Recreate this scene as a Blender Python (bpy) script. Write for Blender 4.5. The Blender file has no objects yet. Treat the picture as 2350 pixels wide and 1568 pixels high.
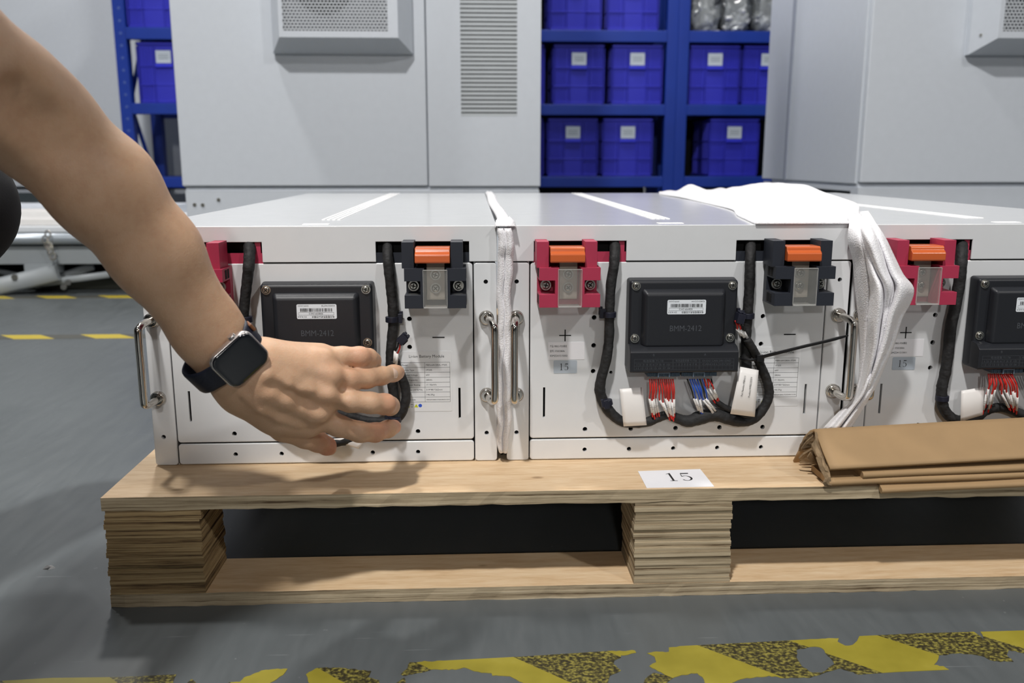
import bpy, bmesh, math, random
import numpy as np
from mathutils import Vector, Matrix
from mathutils.geometry import tessellate_polygon
random.seed(7)
S = bpy.context.scene
COL = S.collection
# ------------------------------------------------------------------ camera
CAM = np.array([0.0, -0.9486, 0.3285]); YAW, PIT, FPX = 0.0435, 0.1998, 2040.1
_c, _s = math.cos(YAW), math.sin(YAW)
FW = np.array([_s*math.cos(PIT), _c*math.cos(PIT), -math.sin(PIT)]); RT = np.array([_c, -_s, 0.0]); UP = np.cross(RT, FW)
cd = bpy.data.cameras.new('camera'); cam = bpy.data.objects.new('camera', cd); COL.objects.link(cam); S.camera = cam
cd.sensor_width = 36.0; cd.lens = FPX*36.0/2350.0; cd.clip_start = 0.02; cd.clip_end = 100
cam.matrix_world = Matrix(((RT[0], UP[0], -FW[0], CAM[0]), (RT[1], UP[1], -FW[1], CAM[1]), (RT[2], UP[2], -FW[2], CAM[2]), (0, 0, 0, 1)))
cd.dof.use_dof = True; cd.dof.focus_distance = 0.97; cd.dof.aperture_fstop = 7.0
# ------------------------------------------------------------------ world, lamps, exposure
w = bpy.data.worlds.new('hall_light'); S.world = w; w.use_nodes = True
nt = w.node_tree; bg = nt.nodes['Background']
tc = nt.nodes.new('ShaderNodeTexCoord'); sx = nt.nodes.new('ShaderNodeSeparateXYZ'); rp = nt.nodes.new('ShaderNodeValToRGB')
nt.links.new(tc.outputs['Generated'], sx.inputs[0]); nt.links.new(sx.outputs['Z'], rp.inputs[0]); nt.links.new(rp.outputs[0], bg.inputs[0])
rp.color_ramp.elements[0].color = (.12, .125, .13, 1); rp.color_ramp.elements[1].color = (.80, .86, .92, 1)
rp.color_ramp.elements[0].position = .0; rp.color_ramp.elements[1].position = 1.0
bg.inputs[1].default_value = 0.09
def lamp(name, loc, power, size, target=(0, 0, 0), col=(1, .975, .945), sy=None):
    d = bpy.data.lights.new(name, 'AREA'); d.energy = power; d.color = col
    d.shape = 'RECTANGLE'; d.size = size; d.size_y = sy or size
    o = bpy.data.objects.new(name, d); COL.objects.link(o); o.location = loc
    o.rotation_euler = (Vector(target)-Vector(loc)).to_track_quat('-Z', 'Y').to_euler()
    return o
lamp('ceiling_lamp_front', (-.75, -2.05, 4.2), 176, .22)
lamp('ceiling_lamp_middle', (-1.5, 1.15, 4.2), 72, .30, (-.3, 1.5, 0))
lamp('ceiling_lamp_rear', (-1.3, 3.4, 4.3), 85, .32, (0, 0, 0))
lamp('ceiling_lamp_front_right', (4.0, -4.6, 4.8), 100, .35)
lamp('ceiling_lamp_front_far', (-.6, -9.0, 3.6), 125, .45)
lamp('rack_fill_light', (1.0, 2.95, 4.2), 85, .45, (.9, 4.0, .6))  # added fill light that brightens the racks and crates, no known lamp there
S.view_settings.view_transform = 'Standard'; S.view_settings.look = 'None'
S.view_settings.gamma = 1.0; S.view_settings.use_curve_mapping = False
S.view_settings.exposure = 0.0
# ------------------------------------------------------------------ helpers
W_, H_ = 2350, 1568
def ray(u, v): return FW + RT*(u-W_/2)/FPX - UP*(v-H_/2)/FPX
def on_y(u, v, y=0.0): d = ray(u, v); return CAM + d*(y-CAM[1])/d[1]
def on_z(u, v, z=0.0): d = ray(u, v); return CAM + d*(z-CAM[2])/d[2]
def at(u, v, D): return CAM + ray(u, v)*D
FLOOR = -0.119

def lin(c):
    c = [x/255.0 for x in c]
    return tuple([(x/12.92 if x <= .04045 else ((x+.055)/1.055)**2.4) for x in c]+[1.0])
class NT:
    def __init__(s, name):
        s.m = bpy.data.materials.new(name); s.m.use_nodes = True; s.t = s.m.node_tree; s.b = s.t.nodes['Principled BSDF']
        s.out = s.t.nodes['Material Output']
    def n(s, ty, **kw):
        o = s.t.nodes.new(ty)
        for k, v in kw.items():
            if k.startswith('i_'):
                key = k[2:]; key = int(key) if key.isdigit() else key.replace('_', ' ')
                o.inputs[key].default_value = v
            else: setattr(o, k, v)
        return o
    def l(s, a, b): s.t.links.new(a, b)
    def coord(s, scale=(1, 1, 1), kind='Object'):
        t = s.n('ShaderNodeTexCoord'); mp = s.n('ShaderNodeMapping'); mp.inputs['Scale'].default_value = scale
        s.l(t.outputs[kind], mp.inputs[0]); return mp.outputs[0]
    def noise(s, vec, scale, detail=3, rough=.5):
        o = s.n('ShaderNodeTexNoise'); o.inputs['Scale'].default_value = scale; o.inputs['Detail'].default_value = detail
        o.inputs['Roughness'].default_value = rough; s.l(vec, o.inputs['Vector']); return o.outputs['Fac']
    def ramp(s, fac, stops):
        r = s.n('ShaderNodeValToRGB'); e = r.color_ramp.elements
        while len(e) < len(stops): e.new(.5)
        for i, (p, c) in enumerate(stops): e[i].position = p; e[i].color = c
        s.l(fac, r.inputs[0]); return r.outputs[0]
    def bump(s, h, strength=.2, dist=.001):
        b = s.n('ShaderNodeBump'); b.inputs['Strength'].default_value = strength; b.inputs['Distance'].default_value = dist
        s.l(h, b.inputs['Height']); s.l(b.outputs[0], s.b.inputs['Normal'])
MATS = {}
def mat(name, col, rough=.5, metal=0.0, var=0.0, nscale=40, bump=0.0, bscale=400, bdist=.0005, spec=.5, coat=0.0, alpha=None, trans=0.0, ior=1.45, sss=0.0):
    if name in MATS: return MATS[name]
    k = NT(name); b = k.b; c = lin(col)
    b.inputs['Base Color'].default_value = c; b.inputs['Roughness'].default_value = rough; b.inputs['Metallic'].default_value = metal
    b.inputs['Specular IOR Level'].default_value = spec; b.inputs['IOR'].default_value = ior
    b.inputs['Coat Weight'].default_value = coat; b.inputs['Coat Roughness'].default_value = .15
    vec = k.coord()
    if var >= 0:
        va = max(var, .015); f = k.noise(vec, nscale)
        lo = tuple([x*(1-va) for x in c[:3]]+[1]); hi = tuple([min(1, x*(1+va)) for x in c[:3]]+[1])
        k.l(k.ramp(f, [(.3, lo), (.7, hi)]), b.inputs['Base Color'])
    if bump: k.bump(k.noise(vec, bscale, 2), bump, bdist)
    if alpha is not None: b.inputs['Alpha'].default_value = alpha
    if trans: b.inputs['Transmission Weight'].default_value = trans
    if sss:
        b.inputs['Subsurface Weight'].default_value = sss; b.inputs['Subsurface Radius'].default_value = (1, .35, .2); b.inputs['Subsurface Scale'].default_value = .006
    MATS[name] = k.m; return k.m
WHITE = mat('white_powder_coat', (220, 222, 224), .24, bump=.06, bscale=900, bdist=.0002, coat=.6)
CABW = mat('cabinet_paint', (203, 209, 217), .38, bump=.1, bscale=700, bdist=.0003)
BLACK = mat('black_interior', (10, 10, 11), .8)
BPLAS = mat('black_plastic', (34, 36, 41), .42, bump=.25, bscale=1800, bdist=.0002)
BPLAS2 = mat('terminal_black_plastic', (37, 41, 50), .5)
RPLAS = mat('terminal_red_plastic', (170, 50, 78), .5, var=.04)
ORANGE = mat('orange_plastic', (202, 98, 50), .24, coat=.4)
STEEL = mat('polished_steel', (205, 200, 192), .14, 1.0)
ZINC = mat('zinc_plated', (200, 198, 190), .28, 1.0)
NICKEL = mat('busbar_nickel', (168, 160, 148), .45, .4)
TAPE = mat('harness_tape', (33, 33, 34), .7, var=.3, nscale=160, bump=1.0, bscale=110, bdist=.0022)
SLEEVE = mat('white_sleeve', (232, 230, 228), .5)
WRED = mat('red_wire_insulation', (200, 40, 34), .35)
WBLUE = mat('blue_wire_insulation', (28, 80, 190), .35)
WBLACK = mat('black_wire_insulation', (22, 24, 26), .4)
PAPER = mat('white_paper', (236, 236, 240), .6)
TAGM = mat('tag_film', (236, 233, 230), .4)
INK = mat('black_ink', (30, 30, 32), .7)
GINK = mat('grey_print', (72, 76, 82), .6)
BLUECON = mat('slate_connector', (58, 76, 92), .5)
DKCON = mat('dark_connector', (28, 30, 44), .45)
STICK = mat('grey_blue_sticker', (176, 186, 196), .5)
LABW = mat('label_white', (228, 234, 240), .4)
PLATE = mat('rating_plate_film', (222, 224, 226), .4)
YEL = mat('icon_yellow', (200, 205, 40), .5); BLU = mat('icon_blue', (50, 90, 200), .5)
def clearmat(name, tint, a):
    k = NT(name); b = k.b; b.inputs['Base Color'].default_value = lin(tint); b.inputs['Roughness'].default_value = .12
    b.inputs['Alpha'].default_value = a; f = k.noise(k.coord(), 60)
    mr = k.n('ShaderNodeMapRange', i_3=a*.8, i_4=a*1.2); k.l(f, mr.inputs[0]); k.l(mr.outputs[0], b.inputs['Alpha'])
    return k.m
CLEAR = clearmat('clear_cover_plastic', (205, 205, 200), .13)
CLEAREDGE = clearmat('clear_cover_edge', (225, 225, 222), .38)

def rackmat(name, col, rough):
    return mat(name, col, rough, var=.06, nscale=6)
RBLUE = rackmat('rack_blue_paint', (18, 52, 146), .45)
CBLUE = rackmat('crate_blue_plastic', (40, 44, 176), .5)

def plyface(name, base, dark, light):
    k = NT(name); vec = k.coord((1.2, 9, 9)); f = k.noise(vec, 14, 6, .6); v2 = k.coord((3, 40, 40)); g = k.noise(v2, 22, 3, .5)
    mx = k.n('ShaderNodeMix', data_type='FLOAT', i_0=.35); k.l(f, mx.inputs[2]); k.l(g, mx.inputs[3])
    c = k.ramp(mx.outputs[0], [(.3, lin(dark)), (.47, lin(base)), (.68, lin(light))])
    # small knots
    vo = k.n('ShaderNodeTexVoronoi'); vo.inputs['Scale'].default_value = 9; k.l(k.coord((1, 1.8, 1)), vo.inputs['Vector'])
    kn = k.ramp(vo.outputs['Distance'], [(.0, (.22, .2, .18, 1)), (.05, (.6, .55, .5, 1)), (.075, (1, 1, 1, 1))])
    m2 = k.n('ShaderNodeMix', data_type='RGBA', blend_type='MULTIPLY'); m2.inputs[0].default_value = .8
    k.l(c, m2.inputs[6]); k.l(kn, m2.inputs[7]); k.l(m2.outputs[2], k.b.inputs['Base Color'])
    k.b.inputs['Roughness'].default_value = .6; k.bump(g, .25, .0006); return k.m
PLYF = plyface('plywood_face', (214, 184, 146), (194, 160, 120), (228, 204, 170))
def plyedge(name, stops, zscale):
    k = NT(name); v = k.coord((.55, .55, zscale)); f = k.noise(v, 6, 3, .55)
    v2 = k.coord((4, 4, 120)); g = k.noise(v2, 5, 4, .7)
    mx = k.n('ShaderNodeMix', data_type='FLOAT', i_0=.35); k.l(f, mx.inputs[2]); k.l(g, mx.inputs[3])
    c = k.ramp(mx.outputs[0], stops); k.l(c, k.b.inputs['Base Color'])
    k.b.inputs['Roughness'].default_value = .8; k.bump(mx.outputs[0], .6, .0015); return k.m
PLYE = plyedge('plywood_edge', [(.38, lin((62, 44, 28))), (.45, lin((132, 108, 74))), (.54, lin((170, 146, 106))), (.7, lin((196, 174, 134)))], 52)
PLYE2 = plyedge('plywood_edge_light', [(.37, lin((84, 66, 44))), (.43, lin((146, 130, 104))), (.55, lin((180, 164, 136))), (.7, lin((204, 190, 164)))], 52)
KRAFT = mat('kraft_board', (164, 135, 98), .75, var=.05, nscale=30, bump=.15, bscale=300)
KTORN = mat('torn_kraft', (128, 108, 82), .9, var=.3, nscale=90, bump=.8, bscale=180, bdist=.002)

class MB:
    def __init__(s): s.v = []; s.f = []; s.mi = []; s.sm = []
    def add(s, vs, fs, mi=0, M=None, smooth=False):
        o = len(s.v)
        for p in vs:
            p = Vector(p)
            if M is not None: p = M @ p
            s.v.append(p)
        for f in fs: s.f.append([o+i for i in f]); s.mi.append(mi); s.sm.append(smooth)
        return s
    def box(s, x0, x1, y0, y1, z0, z1, mi=0, M=None):
        vs = [(x0, y0, z0), (x1, y0, z0), (x1, y1, z0), (x0, y1, z0), (x0, y0, z1), (x1, y0, z1), (x1, y1, z1), (x0, y1, z1)]
        return s.add(vs, [(3, 2, 1, 0), (4, 5, 6, 7), (0, 1, 5, 4), (1, 2, 6, 5), (2, 3, 7, 6), (3, 0, 4, 7)], mi, M)
    def frust(s, a, b, ya, yb, mi=0):  # rectangles a (x0,x1,z0,z1) at ya (front), b at yb (back)
        vs = [(a[0], ya, a[2]), (a[1], ya, a[2]), (a[1], ya, a[3]), (a[0], ya, a[3]), (b[0], yb, b[2]), (b[1], yb, b[2]), (b[1], yb, b[3]), (b[0], yb, b[3])]
        return s.add(vs, [(0, 1, 2, 3), (7, 6, 5, 4), (1, 0, 4, 5), (2, 1, 5, 6), (3, 2, 6, 7), (0, 3, 7, 4)], mi)
    def prism(s, poly, a, b, axis='y', mi=0, M=None, ngon=False):
        n = len(poly)
        def P(p, t):
            return {'y': (p[0], t, p[1]), 'z': (p[0], p[1], t), 'x': (t, p[0], p[1])}[axis]
        vs = [P(p, a) for p in poly]+[P(p, b) for p in poly]
        fs = []
        tri = tessellate_polygon([[Vector((p[0], p[1], 0)) for p in poly]])
        if ngon: fs += [tuple(range(n)), tuple(range(2*n-1, n-1, -1))]
        else:
            for t in tri: fs.append(tuple(t)); fs.append(tuple(i+n for i in reversed(t)))
        for i in range(n): j = (i+1) % n; fs.append((i, i+n, j+n, j))
        return s.add(vs, fs, mi, M)
    def cyl(s, c, r, h, axis='y', n=24, mi=0, r2=None, smooth=True):
        r2 = r if r2 is None else r2; vs = []
        ax = {'x': (Vector((0, 1, 0)), Vector((0, 0, 1)), Vector((1, 0, 0))), 'y': (Vector((1, 0, 0)), Vector((0, 0, 1)), Vector((0, 1, 0))), 'z': (Vector((1, 0, 0)), Vector((0, 1, 0)), Vector((0, 0, 1)))}[axis]
        c = Vector(c)
        for rr, t in ((r, 0), (r2, h)):
            for i in range(n):
                a = 2*math.pi*i/n; vs.append(c+ax[0]*math.cos(a)*rr+ax[1]*math.sin(a)*rr+ax[2]*t)
        s.add(vs, [tuple(range(n)), tuple(range(2*n-1, n-1, -1))], mi)
        o = len(s.v)-2*n
        for i in range(n):
            j = (i+1) % n; s.f.append([o+i, o+i+n, o+j+n, o+j]); s.mi.append(mi); s.sm.append(smooth)
        return s
    def tube(s, pts, r, n=10, mi=0, caps=True, jit=0.0, flat=1.0):
        pts = [Vector(p) for p in pts]; m = len(pts); o = len(s.v)
        rs = r if isinstance(r, (list, tuple)) else [r]*m
        t0 = (pts[1]-pts[0]).normalized(); ref = Vector((0, 1, 0)) if abs(t0.y) < .9 else Vector((1, 0, 0))
        nrm = (ref-t0*ref.dot(t0)).normalized()
        for i, p in enumerate(pts):
            t = (pts[min(i+1, m-1)]-pts[max(i-1, 0)]).normalized()
            nrm = (nrm-t*nrm.dot(t)).normalized(); bi = t.cross(nrm)
            rr = rs[i]*(1+random.uniform(-jit, jit))
            for k in range(n):
                a = 2*math.pi*k/n; s.v.append(p+nrm*math.cos(a)*rr*flat+bi*math.sin(a)*rr)
        for i in range(m-1):
            for k in range(n):
                q = (k+1) % n; s.f.append([o+i*n+k, o+i*n+q, o+(i+1)*n+q, o+(i+1)*n+k]); s.mi.append(mi); s.sm.append(True)
        if caps:
            s.f.append([o+k for k in range(n)][::-1]); s.mi.append(mi); s.sm.append(False)
            s.f.append([o+(m-1)*n+k for k in range(n)]); s.mi.append(mi); s.sm.append(False)
        return s
    def ball(s, c, r, n=12, mi=0, sc=(1, 1, 1)):
        c = Vector(c); vs = []; fs = []
        for i in range(1, n):
            for k in range(2*n):
                a = math.pi*i/n; b = math.pi*k/n; vs.append(c+Vector((math.sin(a)*math.cos(b)*sc[0], math.sin(a)*math.sin(b)*sc[1], math.cos(a)*sc[2]))*r)
        t = len(vs); vs += [c+Vector((0, 0, r*sc[2])), c-Vector((0, 0, r*sc[2]))]; m = 2*n
        for i in range(n-2):
            for k in range(m): q = (k+1) % m; fs.append((i*m+k, (i+1)*m+k, (i+1)*m+q, i*m+q))
        for k in range(m): q = (k+1) % m; fs.append((t, k, q)); fs.append((t+1, (n-2)*m+q, (n-2)*m+k))
        return s.add(vs, fs, mi, None, True)
    def grid(s, rows, mi=0, smooth=True):
        o = len(s.v); m = len(rows[0])
        for r in rows:
            for p in r: s.v.append(Vector(p))
        for i in range(len(rows)-1):
            for k in range(m-1): s.f.append([o+i*m+k, o+i*m+k+1, o+(i+1)*m+k+1, o+(i+1)*m+k]); s.mi.append(mi); s.sm.append(smooth)
        return s
    def obj(s, name, mats, parent=None, bevel=0, seg=3, solid=0, fix=True, loc=None):
        me = bpy.data.meshes.new(name); me.from_pydata([tuple(v) for v in s.v], [], s.f)
        me.polygons.foreach_set('material_index', s.mi); me.polygons.foreach_set('use_smooth', s.sm)
        if not isinstance(mats, (list, tuple)): mats = [mats]
        for m in mats: me.materials.append(m)
        if fix:
            bm = bmesh.new(); bm.from_mesh(me); bmesh.ops.recalc_face_normals(bm, faces=bm.faces); bm.to_mesh(me); bm.free()
        me.update()
        o = bpy.data.objects.new(name, me); COL.objects.link(o)
        if parent is not None: o.parent = parent
        if loc is not None: o.location = loc
        if bevel:
            md = o.modifiers.new('bevel', 'BEVEL'); md.width = bevel; md.segments = seg; md.limit_method = 'ANGLE'; md.angle_limit = math.radians(35)
            md.harden_normals = False
            for p in me.polygons: p.use_smooth = True
            md2 = o.modifiers.new('wn', 'WEIGHTED_NORMAL')
            md2.keep_sharp = True
        if solid:
            md = o.modifiers.new('thick', 'SOLIDIFY'); md.thickness = solid; md.offset = 0
        return o
def empty(name, loc=(0, 0, 0), label=None, cat=None, group=None, rz=0, parent=None):
    o = bpy.data.objects.new(name, None); COL.objects.link(o); o.location = loc; o.rotation_euler = (0, 0, rz); o.empty_display_size = .05
    if parent is not None: o.parent = parent
    return tag(o, label, cat, group)
def tag(o, label=None, cat=None, group=None, kind=None):
    if label: o['label'] = label
    if cat: o['category'] = cat
    if group: o['group'] = group
    if kind: o['kind'] = kind
    return o
def kids(o): return [c for c in bpy.data.objects if c.parent == o]
def copy_tree(o, parent=None):
    ch = kids(o); c = o.copy(); COL.objects.link(c); c.parent = parent
    for k in ch: copy_tree(k, c)
    return c
def smoothpath(pts, k=6):
    P = [Vector(p) for p in pts]; out = []
    for i in range(len(P)-1):
        a = P[max(i-1, 0)]; b = P[i]; c = P[i+1]; d = P[min(i+2, len(P)-1)]
        for j in range(k):
            t = j/k; out.append(.5*((2*b)+(c-a)*t+(2*a-5*b+4*c-d)*t*t+(3*b-a-3*c+d)*t**3))
    out.append(P[-1]); return out
_tc = {}
def text_geo(s):
    if s in _tc: return _tc[s]
    cu = bpy.data.curves.new('tmp_text', 'FONT'); cu.body = s; cu.size = 1.0; cu.resolution_u = 2
    o = bpy.data.objects.new('tmp_text', cu); me = bpy.data.meshes.new_from_object(o)
    vs = [tuple(v.co) for v in me.vertices]; fs = [tuple(p.vertices) for p in me.polygons]
    bpy.data.objects.remove(o); bpy.data.meshes.remove(me); bpy.data.curves.remove(cu)
    if vs:
        xs = [v[0] for v in vs]; wd = max(xs)
    else: wd = 1
    _tc[s] = (vs, fs, wd); return _tc[s]
def put_text(mb, s, x, z, h, y, width=None, mi=0, flip=False, center=False, squeeze=1.0):
    """text on a plane facing -y; h = cap height approx; width fits it; flip turns it upside down about its own box"""
    vs, fs, wd = text_geo(s)
    if not vs: return
    k = h/.73; kx = (width/wd) if width else k*squeeze; w_ = wd*kx
    x0 = x-w_/2 if center else x
    out = []
    for a, b, _ in vs:
        px_, pz = a*kx, b*k
        if flip: px_, pz = w_-px_, h-pz
        out.append((x0+px_, y, z+pz))
    mb.add(out, fs, mi)
def rect_line(mb, x0, x1, z0, z1, y, t, mi=0):
    for a, b, c, d in ((x0, x1, z0-t/2, z0+t/2), (x0, x1, z1-t/2, z1+t/2), (x0-t/2, x0+t/2, z0, z1), (x1-t/2, x1+t/2, z0, z1)):
        mb.add([(a, y, c), (b, y, c), (b, y, d), (a, y, d)], [(0, 1, 2, 3)], mi)
def hl(mb, x0, x1, z, y, t, mi=0): mb.add([(x0, y, z-t/2), (x1, y, z-t/2), (x1, y, z+t/2), (x0, y, z+t/2)], [(0, 1, 2, 3)], mi)
def vl(mb, x, z0, z1, y, t, mi=0): mb.add([(x-t/2, y, z0), (x+t/2, y, z0), (x+t/2, y, z1), (x-t/2, y, z1)], [(0, 1, 2, 3)], mi)
def rrect(x0, x1, z0, z1, r, n=5):
    out = []
    for cx, cz, a0 in ((x1-r, z1-r, 0), (x0+r, z1-r, 90), (x0+r, z0+r, 180), (x1-r, z0+r, 270)):
        for i in range(n+1):
            a = math.radians(a0+90*i/n); out.append((cx+r*math.cos(a), cz+r*math.sin(a)))
    return out
def screw_mb(mb, c, r, mi=0, md=1, washer=True, rot=.4):
    x, y, z = c
    if washer: mb.cyl((x, y, z), r*1.35, -.0006, 'y', 20, mi)
    y -= .0006 if washer else 0
    mb.cyl((x, y, z), r, -r*.35, 'y', 20, mi); mb.cyl((x, y-r*.35, z), r, -r*.2, 'y', 20, mi, r2=r*.72)
    M = Matrix.Translation((x, y-r*.56, z)) @ Matrix.Rotation(rot, 4, 'Y')
    t = r*.13; L = r*.6
    mb.box(-L, L, -.0001, .0002, -t, t, md, M); mb.box(-t, t, -.00012, .0002, -L, L, md, M)
    return mb
def screw(parent, c, r, rot=.4, washer=True, name='screw'):
    mb = MB(); screw_mb(mb, (0, 0, 0), r, rot=rot, washer=washer)
    return mb.obj(name, [ZINC, BLACK], parent, loc=c)

# ================================================================== the setting
def floor_mat():
    k = NT('grey_epoxy_floor'); v = k.coord(); f = k.noise(v, 2.2, 6, .6); g = k.noise(k.coord((6, 1, 1)), 9, 5, .65)
    mx = k.n('ShaderNodeMix', data_type='FLOAT', i_0=.4); k.l(f, mx.inputs[2]); k.l(g, mx.inputs[3])
    c = k.ramp(mx.outputs[0], [(.3, lin((77, 82, 84))), (.55, lin((88, 93, 95))), (.75, lin((98, 102, 104)))])
    # fine pale scratches and specks
    tcs = k.n('ShaderNodeTexCoord'); mps = k.n('ShaderNodeMapping'); mps.inputs['Rotation'].default_value = (0, 0, 1.1); mps.inputs['Scale'].default_value = (3, 90, 1)
    k.l(tcs.outputs['Object'], mps.inputs[0]); ln = k.ramp(k.noise(mps.outputs[0], 4, 1), [(.765, (0, 0, 0, 1)), (.79, (1, 1, 1, 1))])
    sp_ = k.ramp(k.noise(v, 130, 1), [(.79, (0, 0, 0, 1)), (.83, (1, 1, 1, 1))])
    m0 = k.n('ShaderNodeMath', operation='MAXIMUM'); k.l(ln, m0.inputs[0]); k.l(sp_, m0.inputs[1])
    m1 = k.n('ShaderNodeMath', operation='MULTIPLY', i_1=.18); k.l(m0.outputs[0], m1.inputs[0])
    m2 = k.n('ShaderNodeMix', data_type='RGBA'); k.l(m1.outputs[0], m2.inputs[0]); k.l(c, m2.inputs[6]); m2.inputs[7].default_value = lin((170, 174, 176))
    k.l(m2.outputs[2], k.b.inputs['Base Color'])
    k.l(k.ramp(g, [(.3, (.33, .33, .33, 1)), (.7, (.45, .45, .45, 1))]), k.b.inputs['Roughness']); k.bump(k.noise(v, 25, 3), .08, .002)
    return k.m
mb = MB(); mb.add([(-7, -7, FLOOR), (9, -7, FLOOR), (9, 7.0, FLOOR), (-7, 7.0, FLOOR)], [(0, 1, 2, 3)])
tag(mb.obj('floor', floor_mat()), 'grey painted epoxy factory floor', kind='structure')
WALLM = mat('hall_wall_paint', (176, 180, 186), .7, var=.03, nscale=2)
mb = MB(); mb.box(-7, 9, 6.4, 6.55, FLOOR, 5.0); tag(mb.obj('wall_back', WALLM), 'pale grey wall of the hall behind the racks', kind='structure')

for nm, x in (('wall_left', -7.0), ('wall_right', 9.0)):
    mb = MB(); mb.box(x-.15 if x < 0 else x, x if x < 0 else x+.15, -7, 6.55, FLOOR, 5.0); tag(mb.obj(nm, WALLM), 'pale grey side wall of the hall', kind='structure')

def tape_mat():
    k = NT('hazard_tape'); v = k.coord(); sp = k.n('ShaderNodeSeparateXYZ'); k.l(v, sp.inputs[0])
    ma = k.n('ShaderNodeMath', operation='MULTIPLY_ADD', i_1=1.115); k.l(sp.outputs['Y'], ma.inputs[0]); k.l(sp.outputs['X'], ma.inputs[2])
    mb_ = k.n('ShaderNodeMath', operation='MULTIPLY_ADD', i_1=1/.1886, i_2=.0063/.1886+20); k.l(ma.outputs[0], mb_.inputs[0])
    fr = k.n('ShaderNodeMath', operation='FRACT'); k.l(mb_.outputs[0], fr.inputs[0])
    lt = k.n('ShaderNodeMath', operation='LESS_THAN', i_1=.5); k.l(fr.outputs[0], lt.inputs[0])
    f = k.noise(k.coord((1, 1.2, 1)), 260, 3, .6)
    dark = k.ramp(f, [(.42, lin((46, 42, 26))), (.52, lin((88, 82, 42))), (.62, lin((136, 128, 60)))])
    g = k.noise(v, 30, 4)
    yel = k.ramp(g, [(.3, lin((134, 124, 38))), (.6, lin((147, 136, 46))), (.8, lin((158, 147, 62)))])
    m = k.n('ShaderNodeMix', data_type='RGBA'); k.l(lt.outputs[0], m.inputs[0]); k.l(yel, m.inputs[6]); k.l(dark, m.inputs[7])
    k.l(m.outputs[2], k.b.inputs['Base Color']); k.b.inputs['Roughness'].default_value = .5; return k.m
TAPEM = tape_mat()
def jag(poly, amp):   # roughen an outline so torn paint edges look ragged
    out = []
    n = len(poly)
    for i in range(n):
        a = np.array(poly[i], float); b = np.array(poly[(i+1) % n], float); L = np.linalg.norm(b-a)
        m = max(1, int(L/7)) if L < 90 else 1
        for j in range(m):
            p = a+(b-a)*j/m
            if j: p = p+np.array([random.uniform(-amp, amp), random.uniform(-amp, amp)])
            out.append(tuple(p))
    return out
patches = [
 ([(-200, 1572), (0, 1564), (120, 1557), (280, 1555), (405, 1549), (400, 1558), (380, 1640), (-200, 1660)], []),
 ([(430, 1568), (440, 1559), (450, 1568), (445, 1600), (425, 1600)], []),
 ([(525, 1567), (550, 1566), (560, 1556), (600, 1540), (625, 1537), (660, 1536), (650, 1550), (620, 1568), (600, 1640), (500, 1640)], []),
 ([(702, 1549), (725, 1535), (765, 1533), (852, 1541), (845, 1556), (870, 1562), (870, 1640), (720, 1640), (706, 1556)], []),
 ([(920, 1548), (935, 1535), (940, 1521), (1025, 1517), (1200, 1508), (1400, 1495), (1457, 1494), (1460, 1499), (1440, 1504), (1425, 1505), (1425, 1510), (1410, 1517), (1408, 1525), (1425, 1540), (1400, 1552), (1395, 1568), (1380, 1640), (1220, 1640), (1200, 1568), (1170, 1553), (1130, 1552), (1128, 1546), (1105, 1545), (1065, 1533), (1045, 1538), (1000, 1537), (960, 1545), (925, 1552)], []),
 ([(900, 1640), (910, 1568), (928, 1556), (930, 1560), (925, 1640)], []),
 ([(1485, 1500), (1500, 1497), (1535, 1497), (1535, 1487), (1560, 1484), (1700, 1477), (1850, 1469), (1925, 1466), (1922, 1474), (1940, 1483), (1957, 1481), (1967, 1472), (1972, 1461), (2100, 1455), (2235, 1451), (2262, 1472), (2250, 1451), (2350, 1448), (2460, 1443), (2460, 1515), (2350, 1500), (2315, 1493), (2310, 1505), (2326, 1520), (2280, 1518), (2250, 1506), (2200, 1500), (2155, 1505), (2150, 1520), (2143, 1527), (2165, 1530), (2178, 1538), (2060, 1543), (1970, 1549), (1930, 1535), (1890, 1546), (1860, 1556), (1800, 1557), (1765, 1552), (1700, 1560), (1680, 1568), (1670, 1640), (1640, 1640), (1612, 1555), (1600, 1546), (1565, 1550), (1540, 1560), (1530, 1568), (1510, 1600), (1470, 1600), (1480, 1560), (1500, 1545), (1530, 1552), (1490, 1530), (1506, 1521), (1502, 1508)],
  [[(1828, 1492), (1850, 1488), (1870, 1485), (1885, 1488), (1905, 1510), (1915, 1525), (1900, 1535), (1885, 1545), (1865, 1545), (1840, 1530), (1828, 1510)]]),
]
mb = MB()
for outer, holes in patches:
    loops = [jag(outer, 1.3)]+[jag(h, 1.6) for h in holes]
    W3 = [[Vector(on_z(u, v, FLOOR)) for u, v in lp] for lp in loops]
    flat = [p for lp in W3 for p in lp]
    tri = tessellate_polygon([[Vector((p.x, p.y, 0)) for p in lp] for lp in W3])
    n = len(flat); vs = [(p.x, p.y, FLOOR+.0004) for p in flat]+[(p.x, p.y, FLOOR-.0002) for p in flat]
    fs = [tuple(t) for t in tri]; o = 0
    for lp in W3:
        m = len(lp)
        for i in range(m): fs.append((o+i, o+i+n, o+(i+1) % m+n, o+(i+1) % m))
        o += m
    mb.add(vs, fs)
tag(mb.obj('floor_marking_tape', TAPEM), 'worn yellow and black hazard tape, torn in patches, on the floor before the pallet', 'floor tape')
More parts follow.
